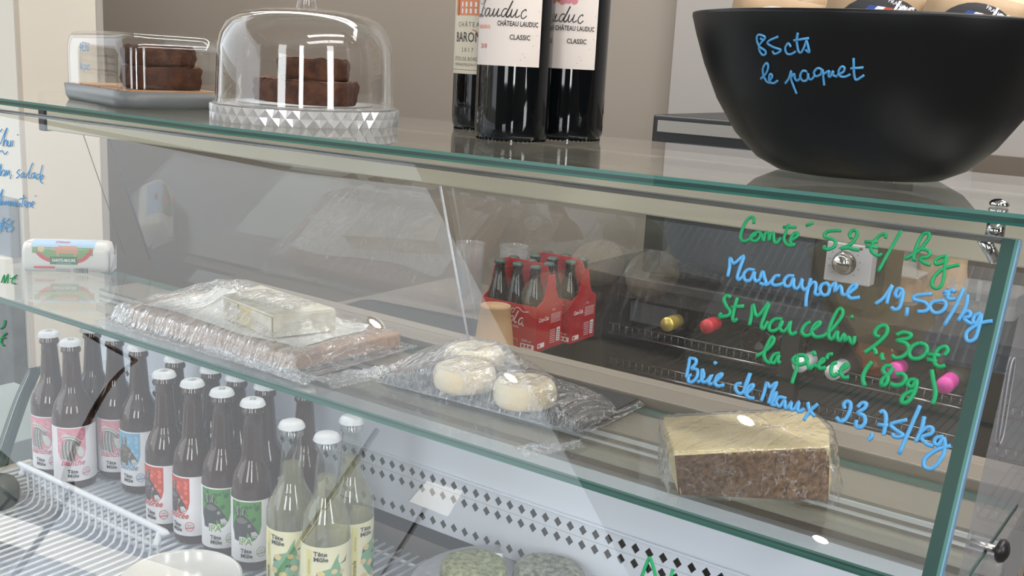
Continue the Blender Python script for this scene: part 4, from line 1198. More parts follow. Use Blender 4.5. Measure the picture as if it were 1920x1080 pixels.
def slab(name, poly, h, mat, mat_top, loc, label, cat, group, seed=0, rot=0, amp=.0032):
    """irregular baked slice: resampled outline, rough sides"""
    P2 = [Vector((x, y, 0)) for x, y in poly]; N_ = 64
    mb = MB(); lay = [0, .18, .4, .6, .8, .94, 1.0]
    pts = [outline(P2, k/N_) for k in range(N_)]
    c_ = sum(pts, Vector())/N_
    vs = []
    for t in lay:
        for k, p_ in enumerate(pts):
            d_ = (p_-c_)
            q = noise.noise(Vector((p_.x*45+seed, p_.y*45, t*1.5)))*amp + noise.noise(Vector((p_.x*260+seed, p_.y*260, t*9)))*amp*.7
            s_ = 1 + (.03 if t in (.4, .6, .8) else 0) - (.03 if t == 1.0 else 0) - (.02 if t == 0 else 0)
            zz_ = h*t + (noise.noise(Vector((p_.x*70, p_.y*70, seed)))*amp*.8 if t > .8 else 0)
            v = c_ + d_*s_ + d_.normalized()*q
            vs.append((v.x, v.y, max(0, zz_)))
    fs = [(i*N_+k, i*N_+(k+1)%N_, (i+1)*N_+(k+1)%N_, (i+1)*N_+k) for i in range(len(lay)-1) for k in range(N_)]
    mb.add(vs, fs, True)
    mb.add(vs[:N_], [tuple(reversed(range(N_)))])
    o = empty(name, loc, label, cat, group, rz=rot)
    mb.build('crumb', mat, o)
    tp_ = MB(); base = vs[-N_:]; 
    vv = []; rings = 5
    cz = Vector((c_.x, c_.y, h))
    for r_ in range(rings+1):
        for k in range(N_):
            b_ = Vector(base[k]); f_ = r_/rings*.985
            p_ = b_.lerp(cz, f_); p_.z = h + .0004 + noise.noise(Vector((p_.x*70, p_.y*70, seed)))*amp*.8
            vv.append(tuple(p_))
    tp_.add(vv, [(i*N_+k, i*N_+(k+1)%N_, (i+1)*N_+(k+1)%N_, (i+1)*N_+k) for i in range(rings) for k in range(N_)], True)
    tp_.add(vv[-N_:], [tuple(range(N_))])
    tp_.build('crust', mat_top, o)
    return o
zb = ZT + .0205
slab('brownie', [(-.084,.026),(-.070,-.014),(-.020,-.044),(.020,-.056),(.056,-.050),(.066,-.028),(.050,.014),(-.040,.056)], .0245, M_brown, M_brownt, (-.868, .838, zb+.0006), 'long dark brownie slice lying at the bottom of the dome', 'brownie', 'brownies under the dome', 1, rot=math.radians(12))
slab('brownie', [(-.034,-.020),(-.020,-.034),(.030,-.036),(.036,-.012),(.030,.020),(-.030,.022)], .0225, M_brown, M_brownt, (-.862, .838, zb+.0262), 'smaller brownie slice stacked on top of the long one', 'brownie', 'brownies under the dome', 4, rot=math.radians(14))
pl = MB().lathe([(.0001, .0), (.070, .0), (.074, .0006), (.0001, .0007)], 40).build('paper_doily', M_paper, None); pl.location = (-.870, .830, zb-.0004)
tag(pl, 'white paper disc under the brownies in the dome', 'paper')
# --- rectangular cake box
ca, cb_, cc = onz(147, 188, ZT), onz(238, 210, ZT), onz(400, 214, ZT)
ux = (Vector((cc.x, cc.y, 0))-Vector((cb_.x, cb_.y, 0))).normalized()
LX, LY = .285, .150
ang = math.radians(-14)
kx = empty('cake_box', (-1.164, .832, ZT+.0002), 'rectangular clear cake keeper on a grey tray, chocolate loaf inside', 'cake box', rz=ang)
M_tray = pbr('grey_plastic_tray', srgb(112, 114, 114), .35)
R1 = rrect(-.113, -.070, .113, .070, .032, 8); R2 = rrect(-.106, -.063, .106, .063, .028, 8)
tb_ = MB(); n_ = len(R1)
vs = [(x*.95, y*.94, 0) for x, y in R1] + [(x*.985, y*.98, .006) for x, y in R1] + [(x, y, .0205) for x, y in R1] + [(x, y, .020) for x, y in R2] + [(x, y, .017) for x, y in R2]
tb_.add(vs, [(i*n_+k, i*n_+(k+1)%n_, (i+1)*n_+(k+1)%n_, (i+1)*n_+k) for i in range(4) for k in range(n_)], True)
tb_.add(vs[:n_], [tuple(reversed(range(n_)))]); tb_.add(vs[-n_:], [tuple(range(n_))])
tb_.build('tray', M_tray, kx)
for i in range(6):
    MB().box((-.095 + i*.0318, -.055, .0173), (-.095+i*.0318+.0305, .055, .0215)).build('board_slat', pbr('honey_wood', srgb(172, 124, 82), .5, col2=srgb(196, 150, 106), noise_amt=1, noise_scale=20, stretch=(8,1,1)) if i == 0 else bpy.data.materials['honey_wood'], kx, bevel=.0008)
cv = MB()
lv = [(1.0, .0195), (1.0, .060), (.995, .070), (.97, .079), (.93, .084), (.84, .087), (.5, .0885), (.02, .089)]
R3 = rrect(-.108, -.065, .108, .065, .028, 8)
vs = [(x*s_, y*s_, z) for s_, z in lv for x, y in R3]
cv.add(vs, [(i*n_+k, i*n_+(k+1)%n_, (i+1)*n_+(k+1)%n_, (i+1)*n_+k) for i in range(len(lv)-1) for k in range(n_)], True)
cv.build('clear_cover', thin('box_acrylic', (.965, .965, .965), .035, gain=.45), kx, fix=False)
lv2 = [(.975, .021), (.975, .059), (.965, .069), (.94, .077), (.88, .082), (.5, .0865), (.02, .087)]
vs = [(x*s_, y*s_, z) for s_, z in lv2 for x, y in R3]
MB().add(vs, [(i*n_+k, i*n_+(k+1)%n_, (i+1)*n_+(k+1)%n_, (i+1)*n_+k) for i in range(len(lv2)-1) for k in range(n_)], True).build('inner_cover', bpy.data.materials['box_acrylic'], kx, fix=False)
Art(flat_map((-.020, -.0655, .040), (1, 0, 0), (0, 0, 1))).text('4€50', .0, .022, .016, M_ink_b2, .0002, shear=.2).text('la part', .0, .0, .014, M_ink_b2, .0002, shear=.3).build('price_writing', kx)
cz0 = ZT + .0224
slab('cake_slice', [(-.030,-.040),(.030,-.042),(.032,.036),(-.030,.038)], .0265, M_cake, pbr('cake_golden_top', srgb(128, 84, 50), .9, bump=1, bump_scale=130), (-1.112, .822, cz0), 'chocolate loaf slice at the bottom of the cake box', 'cake', 'chocolate cake slices', 11, rot=ang)
slab('cake_slice', [(-.030,-.038),(.028,-.040),(.030,.028),(-.028,.030)], .0225, M_cake, M_cake, (-1.112, .822, cz0+.0280), 'chocolate loaf slice stacked on top in the cake box', 'cake', 'chocolate cake slices', 15, rot=ang)

# --- wine bottles
M_wine = pbr('black_wine_glass', srgb(12, 14, 16), .04, spec=.5)
def wine(x, y, R, label, turn, kind):
    t = empty('wine_bottle', (x, y, ZT+.0003), label, 'wine bottle', 'wine bottles on the glass top', rz=math.atan2(-y, -x)+math.radians(turn))
    prof = [(.0001, .006), (R*.55, .003), (R*.84, .0), (R*.93, .0015), (R*.985, .007), (R, .016), (R, .185), (R*.97, .197), (R*.86, .212), (R*.66, .226), (.017, .240), (.0148, .255), (.0142, .288), (.0155, .290), (.0155, .297), (.0001, .298)]
    MB().lathe(prof, 64).build('bottle_body', M_wine, t)
    kn_ = MB()
    for k in range(46):
        a = 2*math.pi*k/46; kn_.box((R*.885, -.0008, .0), (R*.945, .0008, .002), Matrix.Rotation(a, 4, 'Z'))
    kn_.build('knurled_foot', M_wine, t, fix=False)
    MB().lathe([(.0165, .232), (.0158, .250), (.0152, .2975), (.0001, .299)], 32).build('capsule', pbr('burgundy_capsule', srgb(80, 20, 30), .4), t)
    w = .0 ; w0, w1 = (-.046, .030) if kind == 'b' else (-.040, .040)
    zl = .061
    if kind == 'b': zl = .0725
    lb = MB(); n = 24; vs = []; fs = []
    for j in range(n+1):
        an = (w0 + (w1-w0)*j/n)/R
        vs += [((R+.0003)*math.cos(an), (R+.0003)*math.sin(an), zl), ((R+.0003)*math.cos(an), (R+.0003)*math.sin(an), zl+.098)]
    for j in range(n): fs.append((2*j, 2*j+2, 2*j+3, 2*j+1))
    l = lb.add(vs, fs, True).build('paper_label', paper('wine_label_'+kind, 226, 214, 206) if kind == 'b' else paper('wine_label_'+kind, 224, 212, 190), t, fix=False)
    a = Art(cyl_map(R+.0003, 0, zl), .004)
    if kind == 'b':
        # script word, traced from the label
        O = (-.044, .0525); sc2 = .0000815
        def T(pts): return [(O[0]+(x-400)*sc2, O[1]-(y-130)*sc2) for x, y in pts]
        for st_, w_ in (([(440,0),(432,30),(450,70),(500,60),(560,-10)], .0005), ([(590,-20),(540,60),(500,130),(470,190),(440,215),(410,205),(420,185),(470,195),(520,215)], .0009),
                        ([(490,230),(495,180),(510,130),(550,115),(560,150),(530,200),(500,215)], .0005),
                        ([(640,125),(600,120),(570,160),(565,200),(590,210),(630,170),(650,120),(635,190),(650,212),(690,180)], .0010),
                        ([(690,180),(715,120),(695,195),(715,212),(755,160),(775,120),(755,190),(770,212),(800,190)], .0010),
                        ([(880,130),(850,120),(815,165),(815,205),(840,210),(880,150)], .0010), ([(942,28),(905,110),(870,190),(885,215),(915,190)], .0014),
                        ([(915,190),(940,120),(925,190),(940,215),(980,165),(1000,120),(980,190),(995,215),(1030,190)], .0010),
                        ([(1100,140),(1095,118),(1055,150),(1045,200),(1070,225),(1110,190)], .0010)):
            a.stroke(T(st_), w_, M_black_ink, .0004)
        a.text('CHÂTEAU LAUDUC', .0060, .0375, .0066, M_black_ink, .0004, bold=.00012, sx=.70, align='CENTER')
        a.text('CLASSIC', .0085, .0250, .0066, M_black_ink, .0004, bold=.00012, sx=.82)
        a.text('BORDEAUX', -.0322, .0345, .0052, paper('orange_text', 226, 120, 70), .0004, sx=.7)
        a.text('2018', -.0310, .0160, .0062, T_red, .0004, sx=.8)
        P_ro = paper('rose', 206, 130, 140)
        for x, y, r_ in ((-.008,.066,.004),(-.002,.068,.005),(.004,.066,.0035),(-.014,.068,.003)): a.disc(x, y, r_, P_ro, .0003, 9)
        a.disc(-.012, .0665, .002, paper('ochre_dot', 170, 110, 50), .0005, 8)
        for x, y in ((.012,.012),(.022,.02),(.026,.030),(.010,.006),(.014,.009),(.027,.052)): a.disc(x, y, .0006, paper('scuff', 176, 172, 168) if x == .012 else bpy.data.materials['print_scuff'], .0004, 6)
    else:
        P_o = paper('castle_orange', 222, 140, 96)
        a.rect(-.022, .062, .020, .078, P_o, .0003); a.rect(-.024, .062, -.014, .084, P_o, .0003); a.poly([(-.024,.084),(-.019,.092),(-.014,.084)], P_o, .0003)
        for i in range(5):
            for j in range(2): a.rect(-.012+i*.006, .064+j*.007, -.0095+i*.006, .069+j*.007, M_labelw, .0005)
        a.text('CHÂTEAU', .0, .050, .0072, M_grey_ink, .0004, space=1.5, sx=.8)
        a.text('BARON', -.003, .034, .0150, M_black_ink, .0004, sx=.72)
        a.stroke([(.004,.047),(.009,.045),(.013,.038)], .0008, T_red, .0005)
        a.text('2017', -.002, .0235, .0062, M_grey_ink, .0004, space=1.8, sx=.8)
        a.text('CÔTES DE BORDEAUX', .0, .0140, .0055, M_grey_ink, .0004, space=1.2, sx=.75)
        a.text('MIS EN BOUTEILLE AU CHÂTEAU', .0, .0085, .0040, M_grey_ink, .0004, sx=.75)
        a.rect(-.039, .0040, .039, .0044, M_grey_ink, .0003)
    a.build('label_print', l, clip=(w0+.0004, w1-.0004, .0005, .0975))
    return t
wine(-.618, .871, .0375, 'dark wine bottle in front with white label dated 2018', -7, 'b')
wine(-.5985, .9445, .0375, 'dark wine bottle at right behind the front one, same white label', -6, 'b')
wine(-.719, .961, .0375, 'dark wine bottle at left behind, cream label dated 2017', -34, 'a')

# --- black bowl with wrapped packets
bw = empty('black_bowl', (-.271, .884, ZT+.0004), 'large matt black bowl with blue handwritten price, full of packets', 'bowl')
RBs = [(r_*1.075 if z_ > 0 else r_, z_) for r_, z_ in [(.0001, 0), (.046, 0), (.062, .0015), (.078, .010), (.096, .029), (.1125, .056), (.1245, .084), (.1325, .108), (.1365, .122), (.1365, .1245), (.1345, .1250), (.1315, .121), (.119, .082), (.092, .032), (.060, .008), (.0001, .006)]]
M_bowl = pbr('matt_black_bowl', srgb(15, 16, 18), .38, spec=.3, bump=.02)
MB().lathe(RBs, 96).build('bowl_body', M_bowl, bw)
def bowl_r(z):
    for (r0, z0), (r1, z1) in zip(RBs[1:9], RBs[2:10]):
        if z0 <= z <= z1: return r0 + (r1-r0)*(z-z0)/max(1e-6, z1-z0)
    return 0
bc = Vector((-.271, .884, ZT+.0004))
def onbowl(px, py):
    d = ray(px, py); t = .4
    while t < 1.6:
        p_ = d*t - bc
        if 0 <= p_.z <= .1245 and math.hypot(p_.x, p_.y) <= bowl_r(p_.z) + .0010: return p_
        t += .0006
    return None
gs = [
 [(200,170),(250,190),(262,145),(170,118),(150,190),(190,290),(270,345),(275,395),(230,408),(185,335),(190,260),(260,180)],
 [(455,145),(330,200),(308,245),(400,300),(490,330),(470,370),(400,392),(378,358)],
 [(640,295),(605,240),(560,310),(580,385),(640,398),(715,355)],
 [(740,90),(725,200),(750,350),(788,372),(830,300),(865,200)], [(680,200),(900,165)], [(865,200),(890,290),(902,372),(850,330)],
 [(205,755),(280,680),(312,580),(288,525),(240,600),(245,700),(290,790),(340,815)], [(330,790),(372,720),(345,680),(325,740),(345,805),(400,815),(455,778)],
 [(558,822),(610,750),(645,640),(640,740),(680,860),(725,970)], [(645,735),(690,680),(700,750),(740,780),(775,740)],
 [(870,650),(810,640),(775,720),(820,785),(880,760),(888,665),(900,745),(940,760),(990,700)],
 [(1085,620),(1025,600),(975,660),(1000,715),(1070,690),(1095,620),(1110,740),(1122,850)],
 [(1110,690),(1190,640),(1185,700),(1210,725),(1250,640),(1250,700),(1310,722)],
 [(1310,700),(1400,650),(1412,590),(1370,580),(1330,640),(1345,710),(1420,725),(1500,688)],
 [(1545,455),(1548,600),(1558,720),(1590,768),(1700,700)], [(1500,605),(1690,590)]]
mbw = MB()
for st_ in gs:
    pts = [onbowl(1400+p_.x/7.7125, 50+p_.y/7.7125) for p_ in smooth_line([(x, y, 0) for x, y in st_], 4)]
    pts = [p_ for p_ in pts if p_ is not None]
    if len(pts) > 1: mbw.tube(pts, .00095, 5)
mbw.build('price_writing', M_ink_b, bw, fix=False, label='blue handwriting reading 85cts le paquet')
M_kraft = pbr('kraft_packet', srgb(166, 138, 106), .6, col2=srgb(192, 164, 130), noise_amt=1, noise_scale=14, bump=.3, bump_scale=30)
M_clearw = pbr('beige_cracker', srgb(206, 186, 150), .5, bump=.4)
def packet(x, y, z, rz, ry, w, d, h, label, mat, kind):
    t = empty('snack_packet', (x, y, z), label, 'packet', 'packets in the black bowl', rz=rz)
    t.rotation_euler = (math.radians(ry[0]), math.radians(ry[1]), rz)
    def fn(u, v):
        a = (u-.5)*2; b_ = (v-.5)*2
        return a, b_
    mb = MB()
    for s_ in (1, -1):
        mb.grid(lambda u, v, s_=s_: ((u-.5)*w, s_*(d/2)*(max(0, (1-abs(2*u-1)**3))*(max(0, 1-abs(2*v-1)**3)))**.5 + noise.noise(Vector((u*5, v*6, x*40)))*.0015, (v-.5)*h), 16, 14)
    mb.build('wrapper', mat, t, fix=False)
    if kind:
        n_ = 20; a = Art(lambda p, q, hh_: Vector((p, -(d/2)*(max(0, (1-abs(2*p/w)**3))*max(0, 1-abs(2*q/h)**3))**.5 - .0012 - hh_, q)), .004)
        a.disc(0, 0, w*.40, M_black_ink if kind == 'dark' else M_labelw, .0002, 28, h*.38)
        if kind == 'dark':
            for q, m_ in ((-.012, paper('flag_blue', 40, 70, 150)), (-.006, M_labelw), (0, P_red)): a.poly([(q-.008, h*.10), (q-.002, h*.10), (q+.006, h*.26), (q, h*.26)], m_, .0004)
            a.text('FRANÇAIS', .010, h*.28, .0042, M_labelw, .0004, rot=-.3)
            a.text('les', .012, h*.20, .014, M_labelw, .0006, shear=.4, bold=.0004)
        else:
            a.text('les', 0, h*.10, .016, M_black_ink, .0004, shear=.4); a.text('biscuits', 0, -h*.02, .010, M_black_ink, .0004, shear=.3)
        a.build('packet_print', t)
    return t
bz = ZT + .118
packet(-.352, .868, bz-.006, math.radians(30), (8, 8), .075, .030, .060, 'kraft packet with white oval label at the left of the bowl', M_kraft, 'light')
packet(-.312, .905, bz+.002, math.radians(20), (-6, -14), .070, .030, .055, 'plain kraft packet second from left in the bowl', M_kraft, None)
packet(-.262, .862, bz+.000, math.radians(24), (6, 6), .085, .034, .066, 'kraft packet with black oval flag label in the bowl middle', M_kraft, 'dark')
packet(-.228, .905, bz+.004, math.radians(30), (0, -10), .070, .030, .060, 'plain kraft packet right of the middle one', M_kraft, None)
packet(-.196, .870, bz-.002, math.radians(36), (4, 10), .078, .030, .060, 'kraft packet with black oval label towards the right rim', M_kraft, 'dark')
packet(-.172, .925, bz+.002, math.radians(40), (0, -5), .070, .030, .060, 'pale packet at the right rim of the bowl', M_clearw, None)

# ================================================================== STAFF SIDE, BEHIND THE CASE
ZB = -.590
bct = empty('back_counter', (-1.6, 1.9, ZF), 'dark staff side counter behind the glass case', 'counter')
MB().box((-.14, -.26, ZB-ZF-.035), (.39, .30, ZB-ZF)).build('worktop', pbr('charcoal_worktop', srgb(118, 111, 104), .5), bct, bevel=.003)
MB().box((-.12, -.24, 0), (.37, .28, ZB-ZF-.036)).build('cabinet', pbr('dark_cabinet', srgb(62, 58, 55), .6), bct)
cbd = MB().prism(rrect(-.20, -.09, .20, .09, .03, 6), 0, .012).build('cutting_board', pbr('dark_slate_board', srgb(52, 52, 54), .5), None, bevel=.002)
cbd.location = (-1.475, 1.74, ZB+.0005); cbd.rotation_euler = (0, 0, math.radians(6)); tag(cbd, 'dark flat board lying left of the paper cup', 'board')
M_cup = pbr('kraft_paper_cup', srgb(170, 136, 98), .7, noise_amt=.08, noise_scale=10)
cup = empty('paper_cup', (-1.232, 1.712, ZB), 'upside down brown paper cup in front of the red bottle carrier', 'cup')
MB().lathe([(.0430, .0), (.0440, .003), (.0415, .006), (.031, .088), (.0315, .092), (.029, .092), (.0285, .087), (.0001, .087)], 36).build('cup_body', M_cup, cup)
MB().lathe([(.0425, .001), (.0455, .004), (.0425, .008)], 36).build('rolled_rim', M_cup, cup)
# red six pack carriers
M_redc = pbr('red_carton', srgb(176, 30, 36), .45)
M_cola = pbr('cola_glass', srgb(26, 16, 14), .05, coat=.4)
M_capd = pbr('dark_green_cap', srgb(58, 74, 68), .4)
M_wprint = paper('carton_white', 232, 224, 222)
def carrier(x, y, rz, label):
    t = empty('bottle_carrier', (x, y, ZB), label, 'carrier', 'red six bottle carriers', rz=rz)
    w, d, h = .140, .098, .095
    for s_, nm in ((-1, 'front_panel'), (1, 'back_panel')):
        MB().box((-w/2, s_*d/2-.0008, 0), (w/2, s_*d/2+.0008, h)).build(nm, M_redc, t)
    for s_ in (-1, 1):
        P_ = [(-d/2, 0), (d/2, 0), (d/2, h), (d*.30, h+.010), (d*.20, h+.028), (.012, h+.062), (-.012, h+.062), (-d*.20, h+.028), (-d*.30, h+.010), (-d/2, h)]
        M_ = Matrix(((0, 0, 1, s_*w/2), (1, 0, 0, 0), (0, 1, 0, 0), (0, 0, 0, 1)))
        MB().prism(P_, -.0008, .0008, M_).build('end_panel', M_redc, t)
    M_ = Matrix(((1, 0, 0, 0), (0, 0, 1, 0), (0, 1, 0, 0), (0, 0, 0, 1)))
    hp = [(-w/2, 0), (w/2, 0), (w/2, h+.055), (w*.42, h+.078), (w*.3, h+.083), (-w*.3, h+.083), (-w*.42, h+.078), (-w/2, h+.055)]
    MB().prism(hp, -.001, .001, M_).build('handle_panel', M_redc, t)
    MB().box((-w/2, -d/2, 0), (w/2, d/2, .002)).build('carton_floor', M_redc, t)
    a = Art(flat_map((0, -d/2-.001, 0), (1, 0, 0), (0, 0, 1)))
    O = (-.0755, .0)
    def T(pts): return [((x-330)/4.5*.00134-w/2, h-.001-((y-(500+(x-330)*.213))/4.5)*.00113) for x, y in pts]
    for st_, w_ in (([(500,610),(480,640),(490,670),(510,640),(515,615),(510,660),(525,655)], .0022), ([(535,628),(555,625)], .002),
        ([(610,600),(590,600),(540,650),(530,690),(545,705),(580,680)], .0030), ([(590,600),(600,640),(620,600),(650,595),(690,630),(735,630)], .0016),
        ([(600,660),(575,690),(580,715),(605,700),(610,670),(600,660)], .0030), ([(650,620),(620,690),(625,720),(640,715)], .0030), ([(690,680),(665,690),(655,725),(675,735),(695,690),(685,735),(700,750)], .0028),
        ([(395,560),(375,590),(365,630),(385,650),(410,630)], .003), ([(430,610),(410,630),(415,655),(435,640),(430,610)], .0028), ([(470,615),(450,640),(460,660),(478,645)], .0028)):
        a.stroke(T(st_), w_, M_wprint, .0003)
    a.text('ORIGINAL', .008, .0445, .0085, M_wprint, .0003, space=1.2, sx=.9)
    a.text('250ML x6', .048, .018, .0070, M_wprint, .0003, sx=.9)
    a.rect(.034, .004, .068, .014, M_wprint, .0003); a.rect(.037, .006, .043, .012, M_redc, .0005); a.rect(.046, .006, .052, .012, M_redc, .0005); a.rect(.055, .006, .062, .012, M_redc, .0005)
    a.stroke([(.000,.004),(.026,.004),(.026,.020),(.012,.022),(.010,.030),(.006,.026),(.000,.020),(-.004,.012),(.000,.004)], .0007, M_wprint, .0003, 1)
    a.build('carton_print', t)
    b_ = Art((lambda f_: (lambda p, q, h_: f_(p*.9, q, h_)))(flat_map((w/2+.001, 0, 0), (0, 1, 0), (0, 0, 1))))
    b_.text('Coca-Cola', -.026, .062, .0125, M_wprint, .0003, bold=.0003, shear=.35, sx=.75)
    b_.text('Coca', .014, .080, .007, M_wprint, .0003)
    for k in range(6): b_.rect(.004, .054+k*.0035, .046, .0550+k*.0035, M_wprint, .0003)
    b_.rect(.032, .010, .046, .040, M_wprint, .0003)
    for k in range(5): b_.rect(.034, .013+k*.005, .044, .0150+k*.005, M_grey_ink, .0005)
    for k in range(7): b_.rect(.004, .010+k*.0045, .026, .0112+k*.0045, M_wprint, .0003)
    b_.rect(-.046, .006, -.018, .016, M_wprint, .0003); b_.rect(-.043, .008, -.036, .014, M_redc, .0005)
    b_.build('carton_print', t)
    return t
CY = 1.795
carr = [(-1.222, CY, 'nearer red carrier of cola bottles, behind the paper cup'), (-1.205, CY+.108, 'farther red carrier of cola bottles, behind the first one')]
first = None
def cola_proto():
    t = empty('cola_bottle', (0, 0, 0), '', 'bottle', 'cola bottles in the red carriers')
    MB().lathe([(.0001, .001), (.0215, 0), (.0222, .006), (.0215, .045), (.0224, .075), (.0220, .100), (.018, .118), (.0140, .135), (.0108, .150), (.0100, .166), (.0115, .168), (.0001, .1685)], 24).build('bottle_body', M_cola, t)
    MB().lathe([(.0128, .1665), (.0126, .170), (.0105, .1735), (.0001, .1740)], 20, cap0=True).build('cap', M_capd, t)
    return t
cp = cola_proto(); ncp = 0
for ci, (x, y, lab) in enumerate(carr):
    carrier(x, y, 0, lab)
    for r_ in range(2):
        for k in range(3):
            lb = '%s cola bottle in the %s row of the %s red carrier' % (('left', 'middle', 'right')[k], ('front', 'back')[r_], ('nearer', 'farther')[ci])
            o = cp if ncp == 0 else copy_tree(cp)
            ncp += 1
            o.location = (x - .0455 + k*.0455, y - .0248 + r_*.0496, ZB+.0025); o['label'] = lb
# glasses stack left of the cup (vague clear tumblers)
for k, (x, y) in enumerate(((-1.47, 1.93), (-1.38, 1.98))):
    g = MB()
    for j in range(6):
        g.lathe([(.026, .010+j*.018), (.034, .075+j*.018)], 28)
    o = g.build('stacked_tumblers', thin('tumbler_plastic', (.9,.9,.9), .10, haze=.18), None, fix=False); o.location = (x, y, ZB)
    tag(o, ('stack of clear plastic tumblers left of the carriers', 'second stack of clear tumblers, nearer the carriers')[k], 'tumblers', kind='stuff')

# --- bottle fridge with open front
YF = 1.95; ZFt = -.442
fr_ = empty('bottle_fridge', (-.55, 2.2, ZF), 'long dark bottle fridge with wire shelves, wine lying inside', 'fridge')
def fpart(mb, name, mat, parent=None, **k):
    o = mb.build(name, mat, parent or fr_, **k)
    if parent is None: o.location = -Vector(fr_.location)
    return o
X0, X1 = -1.195, .60
M_fr = pbr('fridge_black_brown', srgb(42, 39, 37), .45)
M_frt = pbr('fridge_top_dark', srgb(46, 43, 42), .4)
fpart(MB().box((X0, YF, ZFt-.022), (X1, 2.44, ZFt)), 'top_slab', M_frt, bevel=.003)
fpart(MB().box((X0+.01, YF+.012, ZFt-.050), (X1, 2.44, ZFt-.0225)), 'fascia', M_fr)
fpart(MB().box((X0+.01, YF+.012, ZF), (X0+.075, 2.44, ZFt-.0505)), 'side_wall', M_fr)
fpart(MB().box((X0+.075, 2.40, ZF+.1), (X1, 2.44, ZFt-.0505)), 'back_wall', pbr('fridge_inner_grey', srgb(118, 122, 126), .5))
fpart(MB().box((X0+.075, YF+.012, ZF), (X1, 2.40, ZF+.1)), 'plinth', M_fr)
for xx in (-.69, -.315): fpart(MB().box((xx-.018, YF+.005, ZF+.1), (xx+.018, YF+.03, ZFt-.0505)), 'door_post', M_fr)
M_wire = pbr('dark_chrome_wire', srgb(150, 150, 150), .2, metal=.9)
for zi, zz_ in enumerate((-.583, -.66, -.78)):
    for xa, xb in ((-1.115, -.71), (-.67, -.335), (-.295, .1)):
        rk = MB()
        rk.tube([(xa, YF+.035, zz_), (xb, YF+.035, zz_)], .0035, 6).tube([(xa, YF+.035, zz_+.022), (xb, YF+.035, zz_+.022)], .0022, 6).tube([(xa, YF+.36, zz_), (xb, YF+.36, zz_)], .003, 6)
        x = xa + .01
        while x < xb:
            rk.tube([(x, YF+.035, zz_+.022), (x, YF+.035, zz_), (x, YF+.36, zz_)], .0014, 4); x += .016
        fpart(rk, 'wire_shelf', M_wire, fix=False)
fpart(MB().box((-1.10, 2.05, -.565), (-.98, 2.25, -.52)), 'inner_box', pbr('grey_drip_tray', srgb(120, 128, 136), .4))
# lying bottles, necks to the front
def lying(x, z, y, R, glass, cap, capl, label, flip=False):
    t = empty('lying_bottle', (x, y, z), label, 'wine bottle', 'bottles lying in the fridge')
    M_ = Matrix.Rotation(math.radians(90 if not flip else -90), 4, 'X')     # axis along -Y
    L_ = .28
    prof = [(.0001, -.30), (R, -.295), (R, -.12), (R*.8, -.095), (.016, -.07), (.0135, -.05), (.0135, .0), (.0001, .001)]
    if flip: prof = [(.0001, -.01), (R*.5, -.006), (R*.93, 0), (R, -.01), (R, -.18), (.014, -.24), (.0001, -.26)][::-1]
    MB().lathe(prof, 28, M=Matrix.Rotation(math.radians(90), 4, 'X')).build('bottle_body', glass, t)
    if not flip: MB().lathe([(.0145, -capl), (.0150, 0), (.0148, .004), (.0001, .005)], 24, M=Matrix.Rotation(math.radians(90), 4, 'X')).build('capsule', cap, t)
    else: MB().lathe([(R+.0004, -.012), (R+.0004, -.004)], 28, M=Matrix.Rotation(math.radians(90), 4, 'X')).build('foot_ring', cap, t)
    return t
G_dk = pbr('dark_wine_glass', srgb(40, 26, 24), .08); G_ro = pbr('rose_wine_glass', srgb(150, 84, 62), .1); G_gr = pbr('dim_clear_bottle', srgb(92, 88, 84), .1)
C_au, C_rd, C_wh, C_pk, C_cr = (pbr('gold_capsule', srgb(206, 182, 92), .3, metal=.5), pbr('red_capsule', srgb(196, 50, 62), .4), pbr('white_capsule', srgb(222, 228, 230), .3), pbr('pink_capsule', srgb(220, 76, 168), .4), pbr('cream_ring', srgb(170, 160, 136), .4))
for px, py, R, gl_, cp_, cl, lab, fl, yy in (
    (1252, 608, .036, G_dk, C_au, .045, 'lying bottle with gold capsule in the fridge', False, 1.93),
    (1326, 612, .036, G_dk, C_rd, .040, 'lying bottle with red and white capsule in the fridge', False, 1.93),
    (1300, 592, .038, G_dk, G_dk, .0, 'dark bottle foot between the gold and red capsules', True, 2.02),
    (1418, 640, .036, G_dk, C_cr, .0, 'lying bottle with cream foot ring, left one of two', True, 2.02),
    (1478, 655, .036, G_dk, C_cr, .0, 'lying bottle with cream foot ring, right one of two', True, 2.02),
    (1500, 684, .034, G_gr, C_wh, .060, 'lying bottle with white capsule behind the green word, left one', False, 1.93),
    (1562, 698, .034, G_gr, C_wh, .060, 'lying bottle with white capsule behind the green word, right one', False, 1.93),
    (1640, 668, .042, G_ro, G_ro, .0, 'orange rosé bottle foot in the fridge', True, 2.02),
    (1678, 694, .036, G_gr, C_pk, .035, 'lying bottle with small pink capsule beside the rosé', False, 1.95),
    (1772, 722, .036, G_gr, C_pk, .040, 'lying bottle with bright pink capsule near the glass end', False, 1.90),
    (1790, 690, .038, G_ro, G_ro, .0, 'second rosé bottle foot, partly hidden by the glass edge', True, 2.02)):
    p_ = ony(px, py, yy)
    lying(p_.x, p_.z, yy, R, gl_, cp_, cl, lab, fl)
